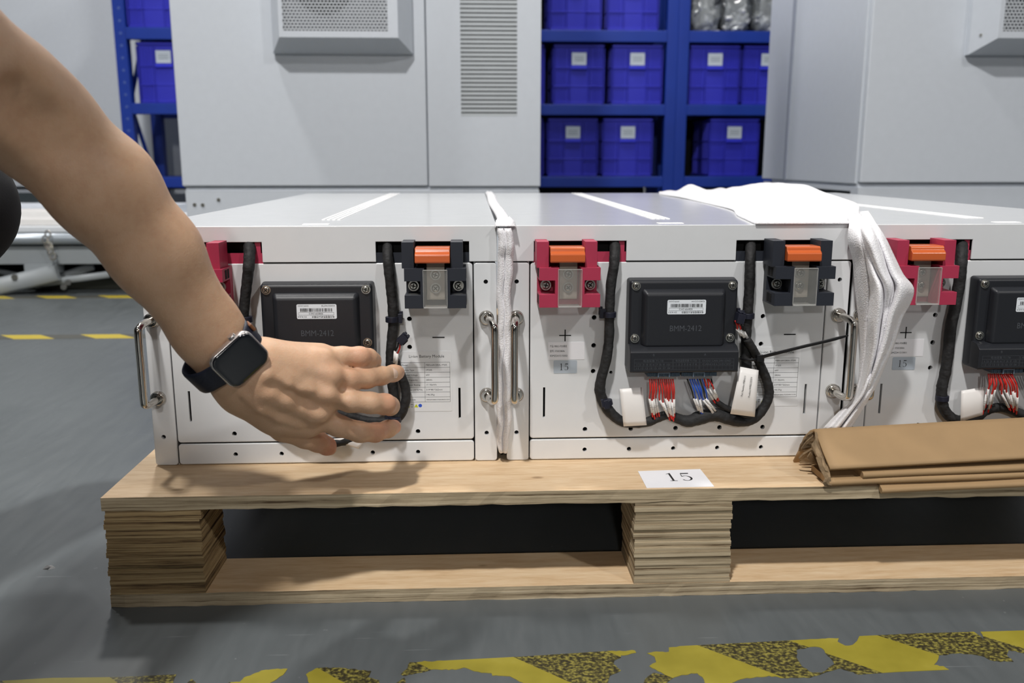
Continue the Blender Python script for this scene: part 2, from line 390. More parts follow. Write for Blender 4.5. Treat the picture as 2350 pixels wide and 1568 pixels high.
def straight_tape(y0, wd, label, x0=-3.2, x1=0.9):
    mb = MB(); mb.box(x0, x1, y0-wd/2, y0+wd/2, FLOOR-.0003, FLOOR+.0005)
    k = NT('rear_hazard_tape'); v = k.coord(); sp = k.n('ShaderNodeSeparateXYZ'); k.l(v, sp.inputs[0])
    ma = k.n('ShaderNodeMath', operation='MULTIPLY_ADD', i_1=1.1); k.l(sp.outputs['Y'], ma.inputs[0]); k.l(sp.outputs['X'], ma.inputs[2])
    m2 = k.n('ShaderNodeMath', operation='MULTIPLY_ADD', i_1=1/.205, i_2=20.0+(.05 if y0 < 1.5 else .45)); k.l(ma.outputs[0], m2.inputs[0])
    fr = k.n('ShaderNodeMath', operation='FRACT'); k.l(m2.outputs[0], fr.inputs[0]); lt = k.n('ShaderNodeMath', operation='LESS_THAN', i_1=.5); k.l(fr.outputs[0], lt.inputs[0])
    m = k.n('ShaderNodeMix', data_type='RGBA'); k.l(lt.outputs[0], m.inputs[0]); m.inputs[6].default_value = lin((184, 164, 48)); m.inputs[7].default_value = lin((76, 76, 70))
    k.l(m.outputs[2], k.b.inputs['Base Color']); k.b.inputs['Roughness'].default_value = .5
    tag(mb.obj('floor_marking_tape', k.m), label, 'floor tape')
straight_tape(1.372, .055, 'yellow and black hazard tape stripe on the floor, nearer of the two behind the forearm')
straight_tape(2.078, .055, 'yellow and black hazard tape stripe on the floor at the foot of the lift table')
mb = MB(); c = on_z(112, 1305, FLOOR)
mb.add([(c[0]-.006, c[1]-.002, FLOOR), (c[0]+.001, c[1]-.004, FLOOR), (c[0]+.007, c[1]+.001, FLOOR), (c[0]+.002, c[1]+.004, FLOOR+.002), (c[0]-.003, c[1]+.002, FLOOR+.003)], [(0, 1, 3, 4), (1, 2, 3), (4, 3, 2, 0), (0, 2, 1)])
tag(mb.obj('debris_chip', WBLACK), 'small dark chip of debris lying on the floor left of the pallet', 'debris')

# ================================================================== pallet
pal = empty('plywood_pallet', (-.373, -.095, FLOOR), 'low plywood pallet with layered blocks, carrying the white battery modules', 'pallet')
PW, PD = 1.30, 1.15
def L(x, y, z): return (x, y, z)
def ragged_board(x0, x1, y0, y1, z0, z1, nm, mats):
    mb = MB(); n = 90
    def edge(z, amp): return [(x0+(x1-x0)*i/n, y0+random.uniform(-amp, amp), z+(random.uniform(-amp, amp)*.6 if z == z0 else 0)) for i in range(n+1)]
    a = edge(z0, .0009); b = edge(z1, .0004)
    rows = [[(p[0], y1, z0) for p in a], a, b, [(p[0], y1, z1) for p in b]]
    o = len(mb.v)
    mb.grid(rows[0:2], 1, False); mb.grid(rows[1:3], 1, False); mb.grid(rows[2:4], 0, False)
    mb.add([(x0, y1, z0), (x1, y1, z0), (x1, y1, z1), (x0, y1, z1)], [(3, 2, 1, 0)], 1)
    mb.add([(x0, y0, z0), (x0, y1, z0), (x0, y1, z1), (x0, y0, z1)], [(0, 1, 2, 3)], 1)
    mb.add([(x1, y0, z0), (x1, y1, z0), (x1, y1, z1), (x1, y0, z1)], [(3, 2, 1, 0)], 1)
    return mb.obj(nm, mats, pal, fix=False)
ragged_board(0, PW, 0, PD, .119-.014, .119, 'top_board', [PLYF, PLYE2])
for y0 in (0, PD/2-.04, PD-.08):
    ragged_board(.0, PW, y0+.0005, y0+.0805, .0, .0145, 'bottom_board', [PLYF, PLYE2])
def block(x0, x1, y0, y1, m, seed, k=9):
    rr = random.Random(seed); mb = MB(); z = .0145; H = .1048-.0145; n = k
    for i in range(n):
        h = H/n; j = rr.uniform(-.0012, .0012); dx = rr.uniform(-.0016, .0012)
        # each sheet has a slightly proud core
        mb.box(x0+dx, x1+dx, y0+j, y1, z, z+h*.55); mb.box(x0+dx+.0005, x1+dx-.0006, y0+j+.0007, y1, z+h*.55, z+h-.0002); z += h
    return mb.obj('block', m, pal)
for y0, y1 in ((.0005, .079), (PD/2-.039, PD/2+.039), (PD-.079, PD-.001)):
    block(.001, .0965, y0, y1, PLYE, 3); block(.537, .6385, y0, y1, PLYE2, 5); block(PW-.10, PW-.001, y0, y1, PLYE, 8)

# ================================================================== battery modules
PWD = .325; HZ = .262; DEP = .981
def wy(u, v, y, ox): p = on_y(u, v, y); return (p[0]-ox, p[1], p[2])
def boolcut(o, cutter):
    md = o.modifiers.new('bevel', 'BEVEL'); md.width = .0013; md.segments = 3; md.limit_method = 'ANGLE'; md.angle_limit = math.radians(60); md.use_clamp_overlap = False
    md = o.modifiers.new('b', 'BOOLEAN'); md.object = cutter; md.operation = 'DIFFERENCE'; md.solver = 'EXACT'
    bpy.context.view_layer.update(); dg = bpy.context.evaluated_depsgraph_get(); dg.update()
    me = bpy.data.meshes.new_from_object(o.evaluated_get(dg)); o.modifiers.clear(); o.data = me
    bpy.data.objects.remove(cutter)
def holes_cut(o, holes, slots=()):
    mb = MB()
    for x, z, r in holes: mb.cyl((x, -.02, z), r, .04, 'y', 18)
    for x0, x1, z0, z1 in slots: mb.box(x0, x1, -.02, .02, z0, z1)
    c = mb.obj('cutter', BLACK, o.parent)
    boolcut(o, c)
def addbevel(o, wdt, seg=3, ang=60):
    for p in o.data.polygons: p.use_smooth = True
    o.data.set_sharp_from_angle(angle=math.radians(40)); w_ = o.modifiers.new('wn', 'WEIGHTED_NORMAL'); w_.keep_sharp = True

def terminal(parent, x0, colmat, lab):
    T = empty_part = MB(); y = -.038
    X = x0
    # back plate, two notched wings, channel floor
    mb = MB()
    mb.box(X, X+.0635, -.010, 0, .1795, .221)
    wingL = [(X, .1795), (X+.0205, .1795), (X+.0205, .221), (X, .221), (X, .2078), (X+.0165, .2078), (X+.0165, .1932), (X, .1932)]
    wingR = [(X+.0635-(p[0]-X), p[1]) for p in wingL]
    mb.prism(wingL, y, -.010, ngon=True); mb.prism(wingR[::-1], y, -.010, ngon=True)
    mb.box(X+.0205, X+.043, -.016, -.010, .1795, .221)
    # posts
    for a in (X-.0025, X+.0478): mb.box(a, a+.0125, -.033, -.002, .2205, .2475)
    mb.box(X+.010, X+.0478, -.012, -.002, .2205, .2300)
    # little pockets with ribs on both flanks
    dk = mb
    for xs, sg in ((X-.0001, 1), (X+.0636, -1)):
        for (za, zb) in ((.1815, .191), (.2095, .219)):
            for (ya, yb) in ((-.019, -.013), (-.028, -.0215)):
                dk.box(xs-.0002, xs+.0002, ya, yb, za, zb, 1)
    o = mb.obj('terminal_block', [colmat, BLACK], parent, bevel=.0005, seg=2)
    tag(o, lab)
    # latch
    mb = MB(); pr = [(-.0385, .2262), (-.0395, .2275), (-.0395, .2345), (-.0375, .2368), (-.0355, .2374), (-.0350, .2405), (-.033, .2418), (-.012, .2418), (-.012, .2262)]
    mb.prism(pr, X+.0112, X+.0472, 'x'); mb.obj('latch', ORANGE, o, bevel=.0008, seg=3)
    # busbar and its screws
    mb = MB(); mb.box(X+.0222, X+.0412, -.022, -.0165, .1862, .2262); mb.obj('busbar', NICKEL, o, bevel=.0004, seg=1)
    for z, r in ((.2125, .3), (.1985, .9)): screw(o, (X+.0315, -.022, z), .0041, r)
    screw(o, (X+.0082, -.018, .2005), .0042, .2, name='fixing_screw'); screw(o, (X+.0553, -.018, .2005), .0042, .6, name='fixing_screw')
    # clear cover with lips
    mb = MB(); mb.box(X+.0195, X+.0440, -.0392, -.0384, .1815, .2195); mb.obj('clear_cover', CLEAR, o)
    mb = MB(); mb.box(X+.0195, X+.0440, -.0405, -.0385, .1800, .1815); mb.box(X+.0195, X+.0440, -.0398, -.0384, .2190, .2197)
    mb.box(X+.0192, X+.0197, -.0398, -.0300, .1815, .2195); mb.box(X+.0438, X+.0443, -.0398, -.0300, .1815, .2195)
    mb.obj('cover_rim', CLEAREDGE, o)
    return o

def controller(parent, x, z, code, top):
    """box 0.118 wide; x, z = lower left corner"""
    mb = MB()
    mb.frust((x+.0008, x+.1172, z+.0, z+.0975), (x-.0006, x+.1186, z-.0008, z+.0995), -.018, 0)
    o = mb.obj('controller_box', BPLAS, parent, bevel=.0035, seg=4)
    mb = MB()
    mb.prism([(-.0305, z), (-.0322, z+.0012), (-.0322, z+.0225), (-.0305, z+.0240), (-.0255, z+.0275), (-.017, z+.0290), (-.004, z+.029), (-.004, z-.0004)], x+.0006, x+.1172, 'x')
    mb.obj('connector_ledge', BPLAS, o, bevel=.002, seg=4)
    mb = MB(); mb.frust((x+.0165, x+.1005, z+.0262, z+.0850), (x+.0125, x+.1045, z+.0262, z+.0900), -.0265, -.017)
    mb.obj('raised_lid', BPLAS, o, bevel=.0035, seg=5)
    for a, b, r in ((.0072, .0920, .8), (.1108, .0920, .3), (.0072, .0352, .1), (.1108, .0352, .5)):
        screw(o, (x+a, -.018, z+b), .0036, r)
    # embossed type
    mb = MB(); put_text(mb, 'BMM-2412', x+.0425, z+.0442, .0066, -.02665, width=.0345); mb.obj('type_marking', GINK, o, fix=False)
    mb = MB(); y = -.0323; g = .00022
    put_text(mb, 'B', x+.0245, z+.0185, .0026, y); put_text(mb, 'A', x+.0795, z+.0185, .0026, y)
    rect_line(mb, x+.005, x+.046, z+.0035, z+.0152, y, g); rect_line(mb, x+.047, x+.0745, z+.0035, z+.0152, y, g); rect_line(mb, x+.0755, x+.112, z+.0035, z+.0152, y, g)
    for a, b in ((.005, .046), (.047, .0745), (.0755, .112)):
        hl(mb, x+a, x+b, z+.0112, y, g); hl(mb, x+a, x+b, z+.0074, y, g)
        for j in range(1, 9):
            xx = x+a+(b-a)*j/9; vl(mb, xx, z+.0035, z+.0112, y, g*.7)
    put_text(mb, '电池采集 T1-T8', x+.014, z+.0121, .0022, y, width=.022); put_text(mb, '电池温度采集 T1-T20', x+.049, z+.0121, .0022, y, width=.023)
    put_text(mb, 'DI DO CAN 24V GND', x+.078, z+.0121, .0020, y, width=.031)
    put_text(mb, '1 2 3 4 5 6 7 8 9 10', x+.0065, z+.0083, .0018, y, width=.037); put_text(mb, '11 12 13 14 15 16 17 18', x+.0065, z+.0044, .0018, y, width=.037)
    put_text(mb, '1 2 3 4 5 6 7 8', x+.049, z+.0083, .0018, y, width=.023); put_text(mb, 'CAN H L 24V 0V', x+.078, z+.0083, .0018, y, width=.031)
    mb.obj('pinout_marking', GINK, o, fix=False)
    # label, read upside down
    mb = MB(); lx0, lx1, lz0, lz1 = x+.0395, x+.0808, z+.0625, z+.0780; y = -.0267
    p = rrect(lx0, lx1, lz0, lz1, .0015); mb.prism(p, y, -.0264, 'y', 0)
    y2 = y-.0001
    put_text(mb, top[0], lx0+.0015, lz1-.0026, .0016, y2, width=.011, mi=1, flip=True); put_text(mb, top[1], lx1-.0155, lz1-.0026, .0016, y2, width=.0138, mi=1, flip=True)
    rr = random.Random(code); xx = lx0+.0038
    while xx < lx1-.0045:
        b = rr.choice((.0003, .0006, .0009)); vl(mb, xx+b/2, lz0+.0076, lz0+.0112, y2, b, 1); xx += b+rr.choice((.0003, .0006))
    rect_line(mb, lx0+.0018, lx1-.0030, lz0+.0040, lz0+.0068, y2, .00018, 1)
    put_text(mb, 'ESBMM-2412', lx0+.0125, lz0+.0046, .0017, y2, width=.0145, mi=1, flip=True)
    put_text(mb, 'SV:4.0.0', lx0+.0012, lz0+.0013, .0017, y2, width=.009, mi=1, flip=True)
    put_text(mb, '电池管理系统从控模块', lx0+.0155, lz0+.0012, .0020, y2, width=.0235, mi=1, flip=True)
    mb.obj('barcode_label', [LABW, INK], o, fix=False)
    # connectors beneath
    for a, b, ca in ((.0205, .056, .031), (.0575, .096, .069)):
        mb = MB(); mb.box(x+a, x+b, -.026, -.006, z-.0055, z+.001)
        for q in range(7): mb.box(x+a+.002+q*.0048, x+a+.0045+q*.0048, -.0268, -.026, z-.0055, z-.001)
        cc = mb.obj('connector', BLUECON, o, bevel=.0004, seg=1)
        mb = MB(); mb.box(x+ca, x+ca+.0135, -.0295, -.027, z-.0015, z+.0002); mb.box(x+ca, x+ca+.0015, -.0295, -.027, z-.006, z-.0015); mb.box(x+ca+.012, x+ca+.0135, -.0295, -.027, z-.006, z-.0015)
        mb.obj('locking_lever', mat('lever_grey', (92, 108, 124), .45), cc, bevel=.0003, seg=1)
    return o

def handle(parent, x, lean=0.0):
    P = .040; pts = [(x, -.002, .163), (x+lean*.5, -P*.62, .1632), (x+lean*.85, -P*.93, .1605), (x+lean, -P, .1545), (x+lean, -P, .120), (x+lean, -P, .0855), (x+lean*.85, -P*.93, .0795), (x+lean*.5, -P*.62, .0768), (x, -.002, .077)]
    path = smoothpath(pts[:5], 6)[:-1]+smoothpath(pts[4:], 6)
    mb = MB(); mb.tube(path, .0040, 16); o = mb.obj('grab_handle', STEEL, parent)
    for z in (.163, .077):
        mb = MB(); mb.cyl((x, 0, z), .0080, -.0045, 'y', 28); mb.cyl((x, -.0045, z), .0080, -.0018, 'y', 28, r2=.0062); mb.cyl((x, -.0065, z), .0052, -.0012, 'y', 24)
        mb.obj('handle_flange', STEEL, o)
    return o

def cable(parent, pts, r=.0056, jit=.05, name='cable_loom', m=TAPE, n=12, k=6, flat=1.0):
    path = smoothpath(pts, k); mb = MB(); mb.tube(path, r, n, jit=jit, flat=flat); return mb.obj(name, m, parent)
def clip(parent, p, d=(0, 0, 1), r=.0072, tail=None):
    p = Vector(p); d = Vector(d).normalized(); path = [p-d*.003, p+d*.003]
    mb = MB(); mb.tube(path, r, 16); q = d.to_track_quat('Z', 'Y').to_matrix().to_4x4()
    M = Matrix.Translation(p) @ q
    t = tail if tail else (1, 0)
    mb.box(-.0035+t[0]*r, .0035+t[0]*r, -.004, .002, -.004, .006, 0, M)
    mb.box(-.002+t[0]*(r+.002), .002+t[0]*(r+.002), -.006, -.003, -.001, .008, 0, M)
    return mb.obj('cable_clip', DKCON, parent, bevel=.0005, seg=2)

def serif15(mb, x, z, h, y, mi=0, M=None, w=1.0):
    k = h; g = []
    one = [(.02, 0), (.34, 0), (.34, .035), (.22, .06), (.22, 1.0), (.19, 1.0), (.02, .90), (.03, .87), (.13, .90), (.13, .06), (.02, .035)]
    def P(p, ox=0): return (x+(p[0]+ox)*k*w, z+p[1]*k)
    polys = [[P(p) for p in one]]
    # 5: bar, stem and bowl
    polys.append([P(p, .56) for p in [(.10, .97), (.46, .97), (.44, .86), (.11, .86), (.10, .55), (.06, .55)]])
    cx, cz, R, r = .22, .31, .31, .20; out = []; inn = []
    for i in range(0, 17):
        a = math.radians(128-i*(128+140)/16); wv = 1-.45*abs(math.cos(math.radians(20+i*10)))
        out.append((cx+R*.86*math.cos(a), cz+R*math.sin(a))); inn.append((cx+(r+.03*abs(math.sin(a)))*.86*math.cos(a), cz+(r+.075*abs(math.sin(a)))*math.sin(a)))
    polys.append([P(p, .56) for p in out+inn[::-1]])
    for pl in polys:
        n = len(pl); tri = tessellate_polygon([[Vector((a, b, 0)) for a, b in pl]])
        mb.add([(a, y, b) for a, b in pl], [tuple(t) for t in tri], mi, M)

def common(root):
    """shell shared by the three modules"""
    mb = MB(); mb.box(-.0008, PWD+.0008, .012, DEP, .0005, HZ-.002)
    mb.box(-.024, -.0015, .0046, .045, .001, .222); mb.box(PWD+.0015, PWD+.024, .0046, .045, .001, .222)
    mb.obj('chassis', BLACK, root)
    sd = MB()
    for a, b in ((-.003, -.0009), (PWD+.0009, PWD+.003)): sd.box(a, b, .004, DEP, .0, HZ-.003)
    sd.obj('side_plate', WHITE, root)
    # cover: notched apron + top sheet
    ap = [(-.0258, .2238), (.004, .2238), (.004, .2452), (.1032, .2452), (.1032, .2238), (.2225, .2238), (.2225, .2452), (.3212, .2452), (.3212, .2238), (.3508, .2238), (.3508, HZ), (-.0258, HZ)]
    mb = MB(); mb.prism(ap, -.0012, .0012, ngon=True); mb.box(-.0258, .3508, .0012, DEP, HZ-.0016, HZ)
    mb.box(-.0258, -.0242, .0012, DEP, .2238, HZ-.0016); mb.box(.3492, .3508, .0012, DEP, .2238, HZ-.0016)
    mb.obj('top_cover', WHITE, root, bevel=.0008, seg=3)
    mb = MB()
    for j in range(4): mb.box(.150+j*.006, .1535+j*.006, .10, DEP-.01, HZ, HZ+.0007)
    mb.box(.142, .170, .022, .034, HZ, HZ+.0004)
    mb.obj('raised_rib', mat('bright_white_strip', (250, 250, 250), .4), root)
    # front panel with holes
    mb = MB(); mb.prism(rrect(.0003, PWD-.0003, .0258, .2226, .0035), 0, .0042, ngon=True); p = mb.obj('front_panel', WHITE, root)
    R = .0026
    holes_cut(p, [(.070, .162, R), (.070, .131, R), (.070, .102, R), (.0897, .1005, .0018), (.2562, .162, R), (.2557, .131, R), (.2557, .1005, R), (.062, .0355, R), (.1135, .0355, R), (.164, .0355, R), (.2138, .0357, R), (.2628, .0355, R)],
              [(.0148, .0172, .0498, .0843), (.3080, .3104, .0500, .0848)]); addbevel(p, .0014)
    mb = MB(); mb.prism(rrect(.0003, PWD-.0003, .0008, .0243, .0035), 0, .0042, ngon=True); p = mb.obj('base_rail', WHITE, root)
    holes_cut(p, [(.062+i*.0501, .0118, .0024) for i in range(5)]); addbevel(p, .0014)
    for x0, x1, hx in ((-.0255, -.0008, -.0145), (PWD+.0008, PWD+.0255, .3388)):
        mb = MB(); mb.prism(rrect(x0, x1, .0004, .2226, .0035), -.0004, .0042, ngon=True); p = mb.obj('mounting_ear', WHITE, root)
        holes_cut(p, [(hx, .202, .0024), (hx, .033, .0024)]); addbevel(p, .0014)
    # dark recess plates behind the two windows
    for x0, x1, m in ((.003, .1032, RPLAS), (.2215, .3212, BPLAS2)):
        mb = MB(); mb.box(x0, x1, .0015, .004, .2225, .2335)
        if m is RPLAS: mb.box(x0+.0925, x0+.0985, .0015, .006, .2335, .2450)
        mb.obj('busbar_guard', m, root)

def plus(root):
    mb = MB(); hl(mb, .0320, .0450, .1425, -.0002, .0011); vl(mb, .0385, .1360, .1490, -.0002, .0013); mb.obj('plus_mark', INK, root, solid=.0001)
def minus(root):
    mb = MB(); hl(mb, .2806, .2938, .1415, -.0002, .0013); mb.obj('minus_mark', INK, root, solid=.0001)
def serial_label(root, lines, x=.0200, z=.1155):
    mb = MB(); mb.box(x, x+.0400, -.0003, 0, z, z+.0196)
    mb.obj('serial_label', PAPER, root)
    mb = MB()
    for t, zz, wd in zip(lines, (.0140, .0086, .0034), (.0185, .0162, .0192)): put_text(mb, t, x+.002, z+zz, .0021, -.0004, width=wd)
    mb.obj('serial_print', INK, root, fix=False)
def number_sticker(root):
    mb = MB(); mb.prism(rrect(.0262, .0520, .1000, .1146, .0012), -.0003, 0); o = mb.obj('number_sticker', STICK, root)
    mb = MB(); serif15(mb, .0332, .1035, .0078, -.00035, w=1.12); mb.obj('number_print', INK, o, fix=False)
def rating_plate(root, x0=.2405, dz=0.0):
    mb = MB(); mb.prism(rrect(x0, .3010, .0585+dz, .1265+dz, .0015), -.0003, 0); o = mb.obj('rating_plate', PLATE, root)
    mb = MB(); y = -.00036; put_text(mb, 'Li-ion Battery Module', .2545, .1192+dz, .0033, y, width=.0385)
    xa, xm, xb = .2455, .2715, .2990; zt, zb = .1138+dz, .0693+dz
    for i in range(9):
        z = zt+(zb-zt)*i/8; hl(mb, xa, xb, z, y, .00028)
    for x in (xa, xm, xb): vl(mb, x, zb, zt, y, .00028)
    rows = [('Model', 'MBN-64V280A-1P20S', .0065, .0232), ('Module Type', '1P20S', .0135, .0068), ('Nominal Voltage', '64V', .0172, .0042), ('Rated Capacity', '280Ah', .0172, .0068), ('Watt-hour Rating', '17. 92kWh', .0198, .0115), ('Dimension (W*D*H)', '319*981*262mm', .0222, .0178), ('Weight', '146.5Kg', .0080, .0090), ('Battery Code', 'MBN64V280A1P20S2404151501', .0145, .0255)]
    for i, (a, b, wa, wb) in enumerate(rows):
        z = zt+(zb-zt)*(i+1)/8+.0018; put_text(mb, a, xa+.0010, z, .0019, y, width=wa); put_text(mb, b, xm+.0012, z, .0019 if i < 7 else .0014, y, width=wb)
    for i, x in enumerate((.2500, .2592)):
        mb.add([(x, y, .0632+dz), (x+.0046, y, .0632+dz), (x+.0023, y, .0672+dz)], [(0, 1, 2)], 1)
        put_text(mb, '!', x+.0019, .0637+dz, .0022, y-.00005)
    for a, b in ((.2556, .2582),): hl(mb, a, b, .0668+dz, y, .0004); hl(mb, a+.0004, b-.0004, .0636+dz, y, .0004); vl(mb, a+.0006, .0636+dz, .0668+dz, y, .0003); vl(mb, b-.0006, .0636+dz, .0668+dz, y, .0003)
    cpts = [(.2659+.0020*math.cos(i*math.pi/8), y, .0652+dz+.0020*math.sin(i*math.pi/8)) for i in range(16)]; mb.add(cpts, [tuple(range(16))], 2)
    mb.obj('plate_print', [INK, YEL, BLU], o, fix=False)

def wire(parent, p0, p1, p2, m, r=.00085, sl=.0012, bow=-.004):
    """one wire from the connector p0 to sleeve start p1 to sleeve end p2"""
    a, b, c = Vector(p0), Vector(p1), Vector(p2); mid = (a+b)/2+Vector((0, bow, 0)); d = (c-b).normalized()
    mb = MB(); mb.tube(smoothpath([a, mid, b, c, c+d*.006], 4), r, 8); o = mb.obj('wire', m, parent)
    mb = MB(); mb.tube([b, (b+c)/2, c], sl, 10); s = mb.obj('wire_sleeve', SLEEVE, o)
    mb = MB(); q = (b+c)/2
    for t in ((-.001, .0012) if random.random() < .5 else (.0004,)): mb.tube([q+d*t, q+d*(t+.0003)], sl*1.02, 10)
    mb.obj('sleeve_print', INK, s)
def paper_tag(parent, quad, ox, y, fold=None, prints=None, m=TAGM, bulge=.004):
    rows = []; a, b, c, d = [np.array(q, float) for q in quad]  # tl tr br bl
    for i in range(9):
        t = i/8; l = a+(d-a)*t; r = b+(c-b)*t; row = []
        for j in range(7):
            s = j/6; p = l+(r-l)*s; yy = y-bulge*math.sin(t*math.pi*.9)-.001*math.sin(s*math.pi)
            row.append(wy(p[0], p[1], yy, ox))
        rows.append(row)
    mb = MB(); mb.grid(rows); o = mb.obj('paper_tag', m, parent, solid=.0004)
    return o, rows

FT = {}   # anchor origins of the three modules
X1, X2, X3 = -.3257, .0608, .4401
GRP = 'white battery modules on the pallet'
m1 = empty('battery_module', (X1, 0, 0), 'white battery module at the left end of the pallet, its wiring held by the hand', 'battery module', GRP)
common(m1)
m2 = empty('battery_module', (X2, 0, 0), 'middle white battery module with a plus mark and 15 sticker in full view', 'battery module', GRP)
m3 = empty('battery_module', (X3, 0, 0), 'white battery module at the right, cut by the photo edge, behind the folded cardboard', 'battery module', GRP)
for k in kids(m1): copy_tree(k, m2); copy_tree(k, m3)
for m, z in ((m1, .1050), (m2, .1070), (m3, .1070)):
    controller(m, .1045 if m is not m1 else .1020, z, {m1: 5, m2: 9, m3: 14}[m], {m1: ('SV:M-2.4.0.0', 'K230321942T28'), m2: ('HV:M-2.4.0.0', 'K24031CC3104'), m3: ('HV:M-2.4.0.0', 'K24031CC3112')}[m])
    terminal(m, .0072, RPLAS, 'red terminal block with orange latch'); terminal(m, .2545, BPLAS2, 'black terminal block with orange latch')
    minus(m)
for m in (m1, m2, m3): plus(m); number_sticker(m)
serial_label(m2, ('产品: MBN2-1P20S模组', '型号: 1P20S/280Ah', '02MZ241515002'))
serial_label(m1, ('产品: MBN2-1P20S模组', '型号: 1P20S/280Ah', '02MZ241515003')); serial_label(m3, ('产品: MBN2-1P20S模组', '型号: 1P20S/280Ah', '02MZ241515001'))
for m in (m1, m2, m3): rating_plate(m, dz=.0 if m is m1 else .0012)
handle(m1, -.0165, -.001); handle(m1, .3392, .008); handle(m2, -.0148, -.004); handle(m2, .3395, .002); handle(m3, -.0148, 0); handle(m3, .3395, 0)

# ---- wiring of the middle module
def pathpx(lst, ox, y=-.0085): return [wy(u, v, (y if len(t) == 0 else t[0]), ox) for u, v, *t in lst]
A = [(1411, 544, .012), (1411, 560, .006), (1411, 578, -.003), (1409, 610, -.009), (1402, 655), (1399, 720), (1398, 777), (1391, 828), (1380, 868), (1377, 899), (1389, 931), (1410, 956), (1436, 970), (1479, 970), (1503, 962), (1530, 953), (1556, 961), (1580, 967), (1606, 959), (1641, 952), (1681, 964), (1707, 968), (1730, 961), (1748, 943), (1761, 920), (1765, 899), (1760, 874), (1750, 850), (1740, 826), (1727, 800, -.016), (1714, 778, -.020)]
def fitr(n, prof):
    xs = np.linspace(0, 1, len(prof)); return list(np.interp(np.linspace(0, 1, n), xs, prof))
def cable2(parent, pts, prof, **kw):
    path = smoothpath(pts, 6); mb = MB(); mb.tube(path, fitr(len(path), prof), 12, jit=kw.get('jit', .05)); return mb.obj(kw.get('name', 'cable_loom'), kw.get('m', TAPE), parent)
cable2(m2, pathpx(A, X2, -.0095), [.0062, .0060, .0056, .0052, .0052, .0056, .0060, .0060, .0054, .0054, .0050, .0062, .0078, .0072, .0056, .0056, .0054, .0052, .0052, .0048, .0042])
Bc = [(1722, 544, .012), (1722, 560, .006), (1722, 578, -.003), (1721, 610, -.009), (1720, 655), (1717, 700), (1715, 735), (1712, 770), (1712, 805), (1713, 845), (1716, 900), (1722, 940), (1735, 958)]
cable2(m2, pathpx(Bc, X2, -.0085), [.0060, .0056, .0056, .0056, .0056, .0052])
clip(m2, wy(1399, 722, -.010, X2), tail=(1, 0)); clip(m2, wy(1391, 925, -.010, X2), (-.25, 0, 1), tail=(1, 0)); clip(m2, wy(1716, 725, -.010, X2), tail=(1, 0))
# small branch cable from the right-hand wires
cable2(m2, pathpx([(1640, 917, -.012), (1651, 927), (1668, 937), (1690, 945), (1715, 955), (1735, 958)], X2, -.011), [.0030, .0033, .0034, .0034])
random.seed(11)
for i in range(12):     # red wires into the left connector
    t = i/11; x0 = 1491+t*53; grp = 0 if i < 4 else 1
    xe = (1496+i*7) if grp == 0 else (1514+(i-4)*4.2); se = (1494+i*6) if grp == 0 else (1524+(i-4)*3.4)
    ys = 918+random.uniform(-3, 6) if i % 3 else 913+random.uniform(0, 4); ye = ys+32
    xs_ = x0+(xe-x0)*.25+random.uniform(-3, 3) + (0 if grp == 0 else 2); xe2 = (1496+i*5) if grp == 0 else 1532+(i-4)*2.2
    wire(m2, wy(x0, 870, -.020-random.uniform(0, .004), X2), wy(xs_+(-2 if grp == 0 else 3), ys, -.018-random.uniform(0, .006), X2), wy(xe2, ye, -.015-random.uniform(0, .004), X2), WRED)
for i, (x0, xs_, ys, xe, ye, m) in enumerate([(1577, 1592, 914, 1603, 942, WBLACK), (1583, 1597, 915, 1608, 945, WBLUE), (1588, 1606, 917, 1612, 947, WBLUE), (1593, 1611, 914, 1634, 944, WBLUE), (1600, 1614, 918, 1637, 947, WBLUE), (1606, 1619, 915, 1642, 943, WBLACK), (1611, 1624, 919, 1636, 950, WBLUE),
        (1616, 1620, 892, 1636, 917, WRED), (1623, 1626, 891, 1643, 916, WRED), (1632, 1633, 887, 1643, 913, WBLACK), (1626, 1638, 893, 1646, 912, WRED)]):
    wire(m2, wy(x0, 870, -.020, X2), wy(xs_, ys, -.019-.001*(i % 3), X2), wy(xe, ye, -.015, X2), m)
# connector plug hanging at the right of the controller
def plug(parent, c, axis_px, ox, y, wires, sleeves):
    mb = MB(); p = Vector(wy(c[0], c[1], y, ox)); d = (Vector(wy(*axis_px, y, ox))-p).normalized(); R = d.to_track_quat('Z', 'Y').to_matrix().to_4x4(); M = Matrix.Translation(p) @ R
    mb.box(-.0060, .0060, -.004, .004, -.004, .0065, 0, M)
    for i in range(3):
        for j in range(2): mb.box(-.0052+i*.0036, -.0022+i*.0036, -.0036+j*.0038, -.0006+j*.0038, .0065, .0085, 0, M)
    mb.box(-.002, .002, -.0055, -.004, -.003, .004, 0, M)
    o = mb.obj('plug', DKCON, parent, bevel=.0004, seg=1)
    for (a, b, m_) in wires: mb = MB(); mb.tube(smoothpath([wy(*q, ox) for q in (a, ((a[0]+b[0])/2+2, (a[1]+b[1])/2, y-.002), b)], 4), .0009, 8); mb.obj('wire', m_, parent)
    for a, b in sleeves: mb = MB(); mb.tube([wy(*a, ox), wy(*b, ox)], .0016, 10); mb.obj('wire_sleeve', SLEEVE, parent)
plug(m2, (1697, 733), (1703, 712), X2, -.024, [((1687, 736, -.024), (1692, 757, -.024), WRED), ((1692, 741, -.024), (1700, 756, -.024), WRED), ((1699, 741, -.024), (1705, 758, -.024), WBLACK), ((1702, 741, -.024), (1708, 760, -.024), WBLACK)],
     [((1692, 755, -.024), (1702, 770, -.021)), ((1698, 757, -.024), (1708, 774, -.021)), ((1704, 757, -.023), (1715, 776, -.020))])
